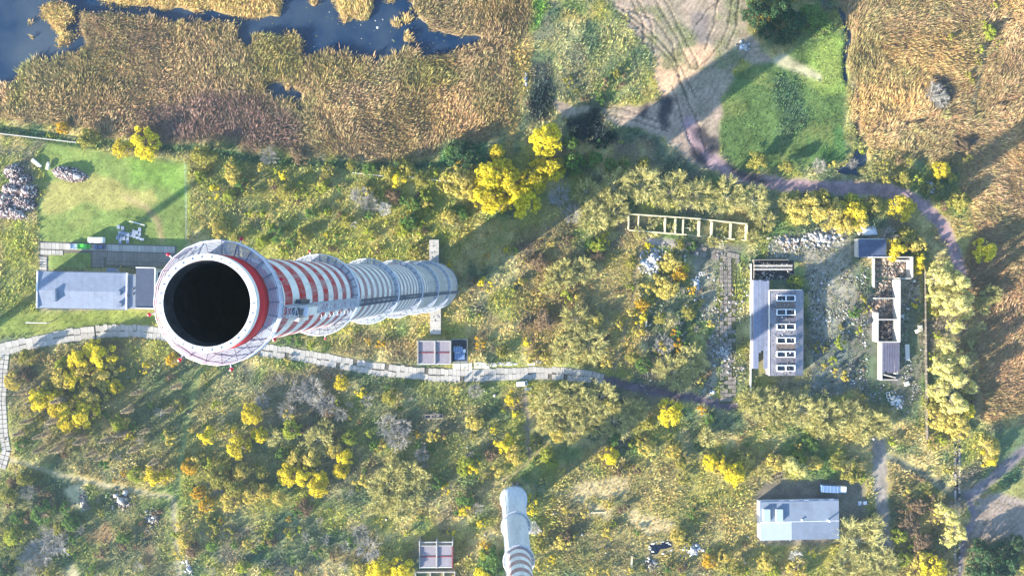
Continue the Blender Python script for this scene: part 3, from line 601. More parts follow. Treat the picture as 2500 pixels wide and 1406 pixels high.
# lightning mast base slab, ducts either side of the foot
for (xa, ya, xb, yb) in ((1049, 586, 1072, 645), (1051, 752, 1077, 815)):
    p, q = at(xa, yb), at(xb, ya); d = empty('flue_duct', ((p.x + q.x) / 2, (p.y + q.y) / 2, 0), label='grey concrete flue duct with a flat top ' + ('running from chimney foot towards the field' if ya < 600 else 'running from chimney foot towards the double shed'), cat='duct', group='flue ducts at the chimney foot')
    w, h = (q.x - p.x) / 2, (q.y - p.y) / 2
    box('duct_wall', CONC_D, d, -w + .05, w - .05, -h + .05, h - .05, -.4, 1.3)
    n = 4
    for i in range(n): box('cover_slab', CONC, d, -w, w, -h + 2 * h * i / n + .02, -h + 2 * h * (i + 1) / n - .02, 1.3, 1.5 + .03 * (i % 2))
    for i in range(5): x, y = random.uniform(-w * .6, w * .6), random.uniform(-h * .7, h * .7); box('hole_edge', STEEL_D, d, x, x + .25, y, y + .6, 1.5, 1.58)

# the smaller chimney
PR2 = [(5.2, -.5), (5.1, 2), (4.9, 4.8), (4.35, 5.0), (4.05, 33), (3.7, 65), (3.3, 97), (3.0, 129), (2.8, 160)]
b2 = at(1254, 1216)
c2 = empty('banded_chimney', b2, label='slimmer pale concrete chimney with dull brown bands, rising out of the scrub', cat='chimney')
MB().lathe(PR2, 72).build('barrel', chimney_mat('banded_barrel', 63, 160, 5.6, (.3, .12, .12), 1.0, (.36, .2, .19), (.5, .54, .58), (.66, .7, .74)), c2, smooth=True)
MB().lathe([(2.8, 159.9), (2.4, 160), (2.35, 120)], 48).build('flue_lining', SOOT, c2)
for z, r in ((33, 4.05), (65, 3.7), (97, 3.3), (129, 3.0), (157, 2.82)): platform(c2, z, r + .04, r + .95, 20, (), False)
ladder('ladder', c2, PR2[3:], R(150), 6, 157, STEEL)
MB().bar((-.5, 4.9, 1.0), (-.5, 6.0, 1.0), .7, 10).build('flue_stub', CONC_D, c2); box('plinth_step', CONC_D, c2, .6, 1.8, 4.6, 6.2, -.3, 1.6)
# slim works chimney out of frame whose shadow crosses the lawn
b3 = at(-335, 1024); c3 = empty('works_chimney', b3, label='slim bare concrete works chimney beyond the bend of the slab road', cat='chimney')
MB().lathe([(1.9, -.5), (1.45, 25), (1.2, 50)], 32).build('barrel', mat('plain_barrel', (.42, .42, .41), .85, .12, .6), c3, smooth=True); MB().lathe([(1.2, 50), (.9, 50), (.9, 30)], 32).build('rim', SOOT, c3)
# ------------------------------------------------------------------ buildings
class Frame:
    """a thing's local frame, from photo pixels of its top edge at height z"""
    def __init__(s, name, cx, cy, z, rz, **k):
        p = at(cx, cy, z); s.o = empty(name, (p.x, p.y, 0), rz, **k); s.c = p; s.rz = rz
    def loc(s, px, py, z):
        d = at(px, py, z) - s.c; c, n = math.cos(-s.rz), math.sin(-s.rz); return (d.x * c - d.y * n, d.x * n + d.y * c)
    def rect(s, xa, ya, xb, yb, z):
        a = s.loc(xa, yb, z); b = s.loc(xb, ya, z); return min(a[0], b[0]), max(a[0], b[0]), min(a[1], b[1]), max(a[1], b[1])
ROOFG = mat('grey_sheet_roof', lin(150, 160, 178, .6), .6, .12, .4, .3, stain=.6, stain_col=lin(96, 104, 122, .55))
ROOFB = mat('bitumen_roof', lin(84, 98, 124, .5), .7, .15, .6, .3, stain=.3, stain_col=lin(130, 140, 160, .5))
TRIM = mat('white_trim', (.8, .8, .78), .6, .05, 1.2, .3); WALLG = mat('rendered_wall', lin(206, 202, 190, .62), .9, .1, .8, stain=.4, stain_col=lin(130, 124, 112, .6))
GLASS = mat('window_glass', (.03, .04, .06), .1, .1, 1, .5); BRICK = mat('silicate_brick', lin(214, 208, 196, .68), .9, .1, 2.2, stain=.35, stain_col=lin(140, 124, 110, .6), bump=.1)
DARKR = mat('dark_interior', lin(52, 54, 64, .5), .95, .3, 1)  # dark tone; on flush insets it stands for the shade inside a hole
def panes(F_, n, xs, y, z0, z1, axis, face):
    for x in xs:
        if axis == 'x': box('window', TRIM, F_, x - .85, x + .85, y - .04, y + .04, z0, z1); box('pane', GLASS, F_.children[-1] if False else F_, x - .72, x + .72, y - .06, y + .06, z0 + .12, z1 - .12)
# pump house
f = Frame('pump_house', 208, 710, 7.5, R(-1.2), label='long grey-roofed pump house with three roof vents and a taller dark-roofed end block', cat='building'); o = f.o
x0, x1, y0, y1 = f.rect(91, 667, 309, 751, 7.5)
box('wall', WALLG, o, x0 + .3, x1 + 3, y0 + .3, y1 - .3, -.5, 7.0)
ym = y0 + (y1 - y0) * .48
rf = MB().add([(x0, y0, 7.0), (x1, y0, 7.0), (x1, ym, 7.55), (x0, ym, 7.55), (x1, y1, 7.0), (x0, y1, 7.0), (x0, y0, 6.75), (x1, y0, 6.75), (x1, y1, 6.75), (x0, y1, 6.75)],
    [(0, 1, 2, 3), (3, 2, 4, 5), (6, 7, 1, 0), (7, 8, 4, 2, 1), (8, 9, 5, 4), (9, 6, 0, 3, 5), (9, 8, 7, 6)]).build('roof', ROOFG, o)
for i in range(1, 14):
    x = x0 + (x1 - x0) * i / 14; MB().add([(x - .03, y0, 7.01), (x + .03, y0, 7.01), (x + .03, ym, 7.57), (x - .03, ym, 7.57), (x + .03, y1, 7.01), (x - .03, y1, 7.01)], [(0, 1, 2, 3), (3, 2, 4, 5)]).build('roof_seam', ROOFG, rf)
for yy in (y0 - .16, y1 + .16): box('gutter', STEEL_D, o, x0, x1, yy - .12, yy + .12, 6.72, 6.9)
box('gable_trim', TRIM, o, x0 - .35, x0 - .003, y0 - .1, y1 + .1, 6.5, 7.7); box('parapet', TRIM, o, x1 + .003, x1 + .36, y0 - .12, y1 + .1, 6.7, 7.85)
lx0, lx1, ly0, ly1 = f.rect(311, 673, 330, 752, 7.2); box('link_roof', ROOFG, o, x1 + .37, lx1 + .2, ly0, ly1, 6.7, 7.12)
for (a, b) in ((313, 722), (324, 718), (324, 706)): q = f.loc(a, b, 7.3); box('roof_hatch', STEEL_D, o, q[0] - .25, q[0] + .25, q[1] - .4, q[1] + .4, 7.1, 7.45)
for (a, b, w, h, zz) in ((133, 722, 6, 27, 1.0), (288.5, 716, 8, 10, .8), (290, 744, 8, 10, .8)):
    q = f.loc(a, b, 8); w /= 2 * PPM; h /= 2 * PPM; v = box('roof_vent', mat('vent_sheet', lin(200, 208, 220, .62), .5, .06, 1), o, q[0] - w, q[0] + w, q[1] - h, q[1] + h, 6.9, 7.5 + zz); box('vent_cap', ROOFG, v, q[0] - w - .1, q[0] + w + .1, q[1] - h - .1, q[1] + h + .1, 7.5 + zz, 7.58 + zz)
ax0, ax1, ay0, ay1 = f.rect(330, 655, 375, 751, 9); box('end_block_wall', WALLG, o, ax0, ax1 + .3, ay0 + .1, ay1 - .1, -.5, 8.6); box('end_block_roof', ROOFB, o, ax0 + .02, ax1 + .32, ay0, ay1, 8.6, 8.75)
box('end_block_parapet', TRIM, o, ax0 - .05, ax1 + .4, ay1 + .003, ay1 + .3, 8.2, 9.05); box('end_block_parapet', TRIM, o, ax0 - .05, ax1 + .4, ay0 - .3, ay0 - .003, 8.2, 9.05); box('end_block_parapet', TRIM, o, ax1 + .33, ax1 + .6, ay0, ay1, 8.2, 9.0)
for i in range(3):
    yy = ay0 + (ay1 - ay0) * (i + .5) / 3; wn_ = box('window', TRIM, o, ax1 + .3, ax1 + .38, yy - 1.3, yy + 1.3, 2.5, 6.5); box('pane', GLASS, wn_, ax1 + .32, ax1 + .41, yy - 1.1, yy + 1.1, 2.7, 6.3)
for i in range(9):
    xx = x0 + (x1 - x0) * (i + .5) / 9; wn_ = box('window', TRIM, o, xx - 1, xx + 1, y1 - .32, y1 - .22, 2.2, 5.2); box('pane', GLASS, wn_, xx - .85, xx + .85, y1 - .3, y1 - .19, 2.4, 5.0)
q = f.loc(268, 663, 5); pch = box('porch', WALLG, o, q[0] - 1.4, q[0] + 1.4, y1 - .25, y1 + 1.6, -.3, 4.0); box('porch_roof', ROOFG, pch, q[0] - 1.6, q[0] + 1.6, y1 - .25, y1 + 1.8, 4.0, 4.2); box('porch_door', STEEL_D, pch, q[0] - .6, q[0] + .6, y1 + 1.58, y1 + 1.65, 0, 2.2)

def double_shed(name, xa, ya, xb, yb, label, zr, redm, stubs=False):
    f = Frame(name, (xa + xb) / 2, (ya + yb) / 2, zr, 0, label=label, cat='shed'); o = f.o; x0, x1, y0, y1 = f.rect(xa, ya, xb, yb, zr)
    roofm = mat('felt_roof', lin(168, 160, 166, .6), .9, .12, .9, .15, stain=.4, stain_col=lin(120, 112, 112, .6)); wm = mat('shed_wall', lin(196, 192, 186, .62), .9, .12, 1, stain=.4, stain_col=lin(120, 112, 104, .6)); xm = (x0 + x1) / 2 + .2; rm = mat('rusty_red_beam', lin(150, 70, 74, .6), .8, .15, 1.5)
    for (a, b) in ((x0 + .35, xm - .25), (xm + .25, x1 - .45)):
        box('roof', roofm, o, a, b, y0 + .2, y1 - .35, -.4, zr - .6)
        box('ridge_beam', rm, o, a, b, (y0 + y1) / 2 - .2, (y0 + y1) / 2 + .2, zr - .597, zr - .42)
    box('side_wall', wm, o, x0, x0 + .347, y0, y1, -.4, zr); box('middle_wall', wm, o, xm - .247, xm + .247, y0, y1, -.4, zr + .02); box('side_wall', redm or wm, o, x1 - .447, x1, y0, y1, -.4, zr)
    box('back_wall', wm, o, x0 + .35, x1 - .45, y1 - .347, y1 + .01, -.4, zr - .2); box('front_gutter', TRIM, o, x0 + .36, x1 - .46, y0 + .02, y0 + .197, zr - .8, zr - .55)
    if stubs:
        for x in (x0 + .2, xm, x1 - .2): box('wall_stub', wm, o, x - .2, x + .2, y1 + .012, y1 + 2.0, -.4, zr + .6)
        box('cross_beam', wm, o, x0, x1, y1 + 1.0, y1 + 1.4, zr - .6, zr - .2)
    for a in (.25, .75): d = box('shed_door', STEEL_D, o, x0 + (x1 - x0) * a - 1.4, x0 + (x1 - x0) * a + 1.4, y0 + .12, y0 + .19, 0, 2.8); box('door_handle', TRIM, d, x0 + (x1 - x0) * a + .9, x0 + (x1 - x0) * a + 1.1, y0 + .06, y0 + .12, 1.0, 1.3)
    return f
double_shed('double_shed', 1019, 832, 1101, 890, 'double-bay flat roofed shed with rusty red beams beside the transformer yard', 3.8, None)
double_shed('double_shed', 1023, 1331, 1106, 1387, 'double-bay flat roofed shed with a red side wall and bare wall stubs', 3.8, mat('red_wall', lin(150, 84, 84, .55), .85, .2, 1), True)
f = Frame('low_ruin', 1062, 1402, 1.6, 0, label='low roofless concrete ruin behind the shed with a red side wall', cat='ruin'); x0, x1, y0, y1 = f.rect(1014, 1397, 1110, 1425, 1.6)
for a in (0, .38, .72, 1): box('cross_wall', CONC, f.o, x0 + (x1 - x0) * a - .2, x0 + (x1 - x0) * a + .2, y0, y1, -.3, 1.5)
box('long_wall', CONC, f.o, x0 - .2, x1 + .2, y1 + .003, y1 + .4, -.3, 1.6)
# transformer yard
f = Frame('mesh_fence', 1122, 855, 0, 0, label='thin wire mesh fence round the blue transformers', cat='fence'); x0, x1, y0, y1 = f.rect(1104, 828, 1141, 882, 0)
for (xa, ya, xb, yb) in ((x0, y1, x1, y1), (x1, y0, x1, y1), (x0, y0, x1, y0)):
    n = 4
    for i in range(n):
        t = i / n; MB().bar((xa + (xb - xa) * t, ya + (yb - ya) * t, -.1), (xa + (xb - xa) * t, ya + (yb - ya) * t, 2.0), .05).build('fence_post', STEEL, f.o)
    for zz in (.1, 1.0, 1.95): MB().bar((xa, ya, zz), (xb, yb, zz), .035).build('fence_wire', STEEL, f.o)
box('yard_slab', mat('oily_slab', lin(64, 74, 88, .5), .8, .2, 1), f.o, x0, x1, y0, y1, -.2, .08)
BLU = mat('blue_grey_paint', lin(120, 156, 200, .6), .5, .08, 1.5, .4)
for (xa, ya, xb, yb, hh, lb) in ((1107, 847, 1129, 859, 2.2, 'blue transformer tank with a white box beside it in the fenced yard'), (1110, 862, 1134, 877, 1.7, 'wide blue transformer cabinet with ribbed lid in the fenced yard')):
    g = Frame('transformer', (xa + xb) / 2, (ya + yb) / 2, hh, 0, label=lb, cat='transformer'); x0, x1, y0, y1 = g.rect(xa, ya, xb, yb, hh)
    box('tank', BLU, g.o, x0, x1, y0, y1, .05, hh - .2, bevel=.06); box('lid', BLU, g.o, x0 - .1, x1 + .1, y0 - .1, y1 + .1, hh - .2, hh - .08)
    for i in range(4): xx = x0 + (x1 - x0) * (i + .5) / 4; box('lid_rib', STEEL, g.o, xx - .05, xx + .05, y0, y1, hh - .08, hh)
    for i in range(3): MB().bar((x0 + .5 + i * .9, y1 + .3, hh - .6), (x0 + .5 + i * .9, y1 + .3, hh + .5), .1, 8, .06).build('insulator', TRIM, g.o)
    if hh > 2: box('white_box', TRIM, g.o, x1 + .12, x1 + 1.1, y0 - .3, y0 + .9, 0, 1.7); box('front_panel', TRIM, g.o, x0 + .6, x1 - .9, y0 - .4, y0 - .12, .4, 1.6)

# warehouse
f = Frame('warehouse', 1952, 1270, 4, R(.8), label='pale grey flat-roofed warehouse with two tall vent boxes on its roof', cat='building'); o = f.o; x0, x1, y0, y1 = f.rect(1856, 1221, 2048, 1319, 4)
box('wall', mat('white_wall', (.74, .73, .69), .85, .06, .8, stain=.2), o, x0 + .25, x1 - .25, y0 + .25, y1 - .25, -.5, 3.75); PANELR = mat('panel_roof', lin(150, 162, 178, .6), .6, .1, .4, .3, stain=.45, stain_col=lin(116, 122, 132, .55))
xm = x0 + (x1 - x0) * .4; ym = y0 + (y1 - y0) * .475
for (a, b, c, d, mm, zz) in ((x0, xm, y0, ym, mat('pale_roof', lin(196, 206, 210, .66), .6, .05, .4, .3), 4.02), (xm, x1, y0, ym, PANELR, 4.0), *[(x0 + (x1 - x0) * i_ / 9, x0 + (x1 - x0) * (i_ + 1) / 9, ym, y1, PANELR, 4.0 + .012 * (i_ % 2)) for i_ in range(9)]): box('roof_sheet', mm, o, a + .01, b - .01, c + .01, d - .01, 3.76, zz)
box('ridge_cap', TRIM, o, x0, x1, ym - .07, ym + .07, 4.022, 4.07)
for i in range(16): xx = x0 + (x1 - x0) * i / 16; box('eave_sheet', mat('eave_sheet', lin(200, 206, 220, .7), .5, .1, 1), o, xx + .02, xx + (x1 - x0) / 16 - .02, y1 + .005, y1 + .35 + random.uniform(0, .15), 3.6, 3.8 + random.uniform(-.1, .12))
for xx in (1872.5, 1903.5):
    a, b, c, d = f.rect(xx - 7.5, 1243.5, xx + 7.5, 1273, 5); v = box('vent_box', mat('vent_white', (.76, .78, .76), .5, .05, 1), o, a, b, c, d, 3.9, 5.0); box('vent_lid', mat('vent_lid_grey', lin(188, 204, 204, .68), .5, .05, 1), v, a - .08, b + .08, c - .08, d + .08, 5.0, 5.08); box('vent_duct', STEEL_D, v, b + .09, b + .35, c + .1, d - .1, 3.9, 4.4)
for (xx, yy, hh) in ((1958, 1268, .5), (2022, 1269, 1.6)):
    q = f.loc(xx, yy, 4.3); p = MB().bar((q[0], q[1], 3.95), (q[0], q[1], 4 + hh), .28, 10).build('roof_pipe', TRIM, o); MB().bar((q[0], q[1], 4 + hh), (q[0], q[1], 4.2 + hh), .42, 10, .1).build('pipe_cowl', TRIM, p)
for i in range(7): xx = x0 + (x1 - x0) * (i + .5) / 7; wn_ = box('window', TRIM, o, xx - .8, xx + .8, y0 + .16, y0 + .24, 1.4, 2.8); box('pane', GLASS, wn_, xx - .7, xx + .7, y0 + .13, y0 + .2, 1.5, 2.7)
box('gate', STEEL_D, o, x0 + .16, x0 + .24, (y0 + y1) / 2 - 1.6, (y0 + y1) / 2 + 1.6, 0, 3)

# hall shell with roof lights
f = Frame('ruined_hall', 1900, 800, 4, 0, label='abandoned concrete hall with six twin roof lights and a lower lean-to roof', cat='ruin'); o = f.o
HALL = mat('hall_concrete', lin(164, 160, 166, .6), .9, .22, .6, .15, stain=.85, stain_col=lin(84, 82, 92, .5)); LEAN = mat('lean_to_roof', lin(150, 158, 180, .58), .85, .14, .7, .2, stain=.4, stain_col=lin(96, 108, 120, .5))
a0, a1, b0, b1 = f.rect(1839, 683, 1878, 900, 3.2)
for i in range(6): box('lean_to_panel', LEAN, o, a0 + (a1 - a0) * i / 6 + .02, a0 + (a1 - a0) * (i + 1) / 6 - .02, b0 + random.uniform(0, 9) * (random.random() < .6), b1 - random.uniform(0, .8), 2.9, 3.2 + .03 * (i % 2))
box('lean_to_wall', HALL, o, a0 + .05, a0 + .35, b0, b1, -.4, 2.89); box('lean_to_back', HALL, o, a0 + .36, a1, b1 - .4, b1 - .05, -.4, 2.89)
box('edge_beam', WCONC, o, a0 - .35, a0 - .01, f.loc(1839, 968, 1)[1], b1 + 6.0, -.4, 1.2)
h0, h1, c0, c1 = f.rect(1879, 709, 1964, 917, 5.2)
xs = h0 + (h1 - h0) * .74; sx0 = f.loc(1896, 800, 5.3)[0]; sx1 = f.loc(1941, 800, 5.3)[0]
box('wall', HALL, o, h0, h0 + .35, c0, c1, -.4, 4.95); box('wall', HALL, o, h0 + .36, xs, c1 - .35, c1, -.4, 4.95); box('wall', HALL, o, h0 + .36, xs, c0, c0 + .35, -.4, 4.95)
sky_y = [f.loc(1918, yy, 5.3)[1] for yy in (728, 762, 797.5, 831, 864.5, 898.5)]; hh = 7.2 / PPM
box('roof_strip', HALL, o, h0 - .06, sx0, c0, c1, 4.96, 5.2); 
HT = [HALL, mat('hall_panel_dark', lin(128, 124, 132, .56), .9, .2, .7, .15, stain=.6, stain_col=lin(80, 76, 84, .5)), mat('hall_panel_brown', lin(150, 132, 122, .56), .9, .2, .7, .15, stain=.6, stain_col=lin(100, 88, 84, .5))]
for i in range(13):
    ya, yb = c0 + (c1 - c0) * i / 13, c0 + (c1 - c0) * (i + 1) / 13
    if i in (4, 9): ya += .7
    box('roof_panel', random.choice(HT), o, sx1, xs + random.uniform(-.4, 0), ya + .03, yb - .03, 4.96, 5.2 + random.uniform(-.06, .05))
edges = [c1] + [v for y in sky_y for v in (y + hh, y - hh)] + [c0]
for i in range(0, len(edges), 2): box('roof_panel', HT[(i * 5 // 2) % 3], o, sx0 + .01, sx1 - .01, edges[i + 1], edges[i], 4.96, 5.17)
MB().add([(xs + .01, c0, 5.2), (h1, c0, 4.3), (h1, c1, 4.3), (xs + .01, c1, 5.2), (xs + .01, c0, 4.95), (h1, c0, 4.05), (h1, c1, 4.05), (xs + .01, c1, 4.95)], [(0, 1, 2, 3), (7, 6, 5, 4), (0, 4, 5, 1), (1, 5, 6, 2), (2, 6, 7, 3), (3, 7, 4, 0)]).build('sloping_roof', HALL, o)
box('wall', HALL, o, h1 - .35, h1 - .05, c0 + .05, c1 - .05, -.4, 4.0); box('back_parapet', WCONC, o, h0, h1 - 1, c1 + .005, c1 + .3, 4.7, 5.4)
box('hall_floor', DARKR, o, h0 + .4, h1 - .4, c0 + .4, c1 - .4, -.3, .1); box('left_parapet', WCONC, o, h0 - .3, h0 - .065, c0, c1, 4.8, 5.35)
for y in sky_y:
    s = MB()
    for (a, b, c, d) in ((sx0 - .05, sx1 + .05, y + hh - .22, y + hh + .05), (sx0 - .05, sx1 + .05, y - hh - .05, y - hh + .22), (sx0 - .05, sx0 + .22, y - hh + .221, y + hh - .221), (sx1 - .22, sx1 + .05, y - hh + .221, y + hh - .221), ((sx0 + sx1) / 2 - .16, (sx0 + sx1) / 2 + .16, y - hh + .221, y + hh - .221)): s.box(a, b, c, d, 5.0, 5.62)
    k = s.build('roof_light', TRIM, o)
    for (a, b) in ((sx0 + .22, (sx0 + sx1) / 2 - .16), ((sx0 + sx1) / 2 + .16, sx1 - .22)): box('pane', mat('dirty_glass', (.02, .03, .05), .25, .3, 1, .4), k, a, b, y - hh + .22, y + hh - .22, 5.1, 5.14)
hx = f.rect(1921, 770, 1938, 776, 5.2); box('roof_hole_shade', DARKR, o, *hx, 5.1, 5.215)  # solid dark patch on the roof, painted as the shade of a hole
t0, t1, u0, u1 = f.rect(1837, 634, 1938, 682, 0)
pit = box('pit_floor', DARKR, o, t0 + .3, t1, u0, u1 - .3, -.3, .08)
box('pit_wall', CONC_D, o, t0, t0 + .29, u0, u1, -.3, 1.4); box('pit_wall', CONC_D, o, t0 + .3, t1 - 2.5, u1 - .29, u1, -.3, 1.5)
for yy in (649, 657.5): p, q = f.loc(1842, yy, 2.2), f.loc(1934, yy, 2.2); box('roof_beam', CONC, o, p[0], q[0], p[1] - .35, p[1] + .35, 1.7, 2.3)

# long roofless brick ruin
f = Frame('brick_ruin', 2165, 780, 4, 0, label='roofless white brick ruin with open rooms and leftover roof panels at both ends', cat='ruin'); o = f.o
def wall(xa, ya, xb, yb, z, t=.4, name='wall'):                      # pixels of the wall's foot
    p, q = f.loc(xa, ya, 0), f.loc(xb, yb, 0)
    if abs(p[0] - q[0]) > abs(p[1] - q[1]): box(name, BRICK, o, min(p[0], q[0]), max(p[0], q[0]), p[1] - t / 2, p[1] + t / 2, -.3, z + random.uniform(-.05, .05))
    else: box(name, BRICK, o, p[0] - t / 2, p[0] + t / 2, min(p[1], q[1]), max(p[1], q[1]), -.3, z + random.uniform(-.05, .05))
wall(2118, 628.5, 2212, 628.5, 3.6); wall(2213, 628, 2213, 678, 4.4, .5); wall(2182, 680, 2210, 680, 4.4); wall(2130, 632, 2130, 702, 1.6); wall(2180, 683, 2180, 833, 5.2, .5)
wall(2131, 728, 2177, 728, 2.6); wall(2132, 779, 2177, 779, 4.0); wall(2131, 762, 2131, 833, 4.0, .5); wall(2135, 833, 2178, 833, 4.0); wall(2144, 836, 2144, 926, 3.0); wall(2147, 926, 2188, 926, 1.0); wall(2183, 836, 2183, 912, 2.4)
wall(2086, 584, 2086, 627, 3.0); wall(2089, 584.5, 2150, 584.5, 3.0); wall(2153, 586, 2153, 625, 3.0); wall(2089, 626.5, 2118, 626.5, 3.0); wall(2185, 637, 2208, 637, 3.2, .6)
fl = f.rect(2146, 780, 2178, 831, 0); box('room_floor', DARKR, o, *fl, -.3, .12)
PANEL = mat('roof_panel_concrete', lin(112, 128, 160, .52), .85, .15, .8, .2, stain=.4, stain_col=lin(80, 84, 104, .5))
r = f.rect(2097, 584.5, 2163, 628, 3.3)
for i in range(8):
    ya, yb = r[2] + (r[3] - r[2]) * i / 8, r[2] + (r[3] - r[2]) * (i + 1) / 8; cut = r[0] + (r[1] - r[0]) * random.uniform(.25, .75)
    box('roof_panel', PANEL, o, r[0], cut - .03, ya + .08, yb - .08, 3.06, 3.28 + random.uniform(0, .1)); box('roof_panel', PANEL, o, cut + .08, r[1], ya + .08, yb - .08, 3.06, 3.28 + random.uniform(0, .05))
r = f.rect(2154, 834, 2197, 911, 3.3); PANEL2 = mat('roof_panel_grey', lin(128, 126, 146, .55), .85, .15, .8, .2, stain=.4, stain_col=lin(84, 82, 96, .5))
for i in range(7): xa, xb = r[0] + (r[1] - r[0]) * i / 7, r[0] + (r[1] - r[0]) * (i + 1) / 7; box('roof_panel', PANEL2, o, xa + .09, xb - .09, r[2] + random.uniform(0, .8), r[3], 3.06, 3.28 + random.uniform(0, .05))
p, q = f.loc(2158, 914, 3.2), f.loc(2189, 922, 3.2); MB().bar((*p, 3.1), (*q, 2.6), .25).build('fallen_beam', CONC, o); box('pit_floor', DARKR, o, *f.rect(2150, 912, 2186, 925, 0), -.2, .1)

# foundation outline of a vanished building
f = Frame('wall_foundation', 1680, 555, 2, 0, label='roofless grid of pale low walls left of a vanished building under bare willows', cat='ruin'); o = f.o; FW = mat('pale_plaster_wall', lin(232, 220, 180, .7), .9, .1, 1.2, stain=.3, stain_col=lin(160, 150, 110, .6))
def wseg(a, b, t, z, name='wall'):
    p, q = Vector((*f.loc(*a, z), 0)), Vector((*f.loc(*b, z), 0)); d = (q - p).normalized(); n_ = Vector((-d.y, d.x, 0)) * t / 2
    MB().quadbox([(p - n_)[:2], (q - n_)[:2], (q + n_)[:2], (p + n_)[:2]], -.3, z).build(name, FW, o)
wseg((1536, 522.5), (1711, 534.6), .45, 2.0); wseg((1735, 537.5), (1825, 546.8), .45, 2.0); wseg((1537, 562), (1677, 573.2), .4, 1.9); wseg((1700, 576), (1714, 577), .4, 1.6); wseg((1731, 578.5), (1752, 580), .35, 1.4); wseg((1768, 581.5), (1795, 584), .35, 1.4); wseg((1812, 585.5), (1825, 586.5), .35, 1.4)
for x, t, z in ((1536, .4, 2.0), (1560, .3, 1.8), (1625, .55, 2.1), (1650, .55, 2.1), (1669, .45, 2.1), (1707.5, .75, 2.3), (1739, .6, 2.1), (1785, .65, 2.1), (1824, .65, 2.1)):
    yt = 522.5 + (x - 1536) * .0842; wseg((x, yt + 2.6), (x - 1.6, yt + 37.5), t, z)
wseg((1712, 534.8), (1734, 537.3), .25, 1.2); wseg((1678, 573.4), (1699, 575.8), .25, 1.0); wseg((1671, 556), (1686, 557.5), .3, 1.6); wseg((1685.5, 559), (1685, 564), .3, 1.5)
# low leftovers in the scrub
for (xa, ya, xb, yb, z, lb) in ((1576, 778, 1579.5, 797, 1.6, 'short upright concrete wall stub in scrub near the gold shrubs'), (1670, 632, 1674, 648, 1.0, 'thin pale concrete post lying beside the white debris heap'), (1440, 1249, 1475, 1252, .5, 'thin concrete kerb line around bare soil in the scrub'), (1037, 1010, 1082, 1023, .9, 'small dark concrete box pit with three openings in the thicket'), (1540, 1357, 1545, 1383, .6, 'low concrete post near scattered stones')):
    g = Frame('concrete_remnant', (xa + xb) / 2, (ya + yb) / 2, z, R(random.uniform(-4, 4)), label=lb, cat='ruin'); q = g.rect(xa, ya, xb, yb, z); box('slab_block', CONC if 'dark' not in lb else CONC_D, g.o, *q, -.2, z)
    if 'pit' in lb:
        for i in range(3): w = (q[1] - q[0]) / 3; box('opening_shade', DARKR, g.o, q[0] + w * i + .3, q[0] + w * (i + 1) - .3, q[2] + .4, q[3] - .4, z - .3, z + .02)  # dark insets flush with the top, shade of the openings as plain colour
    else: box('cap', FW, g.o, q[0] - .05, q[1] + .05, q[2] - .05, q[3] + .05, z + .003, z + .08)
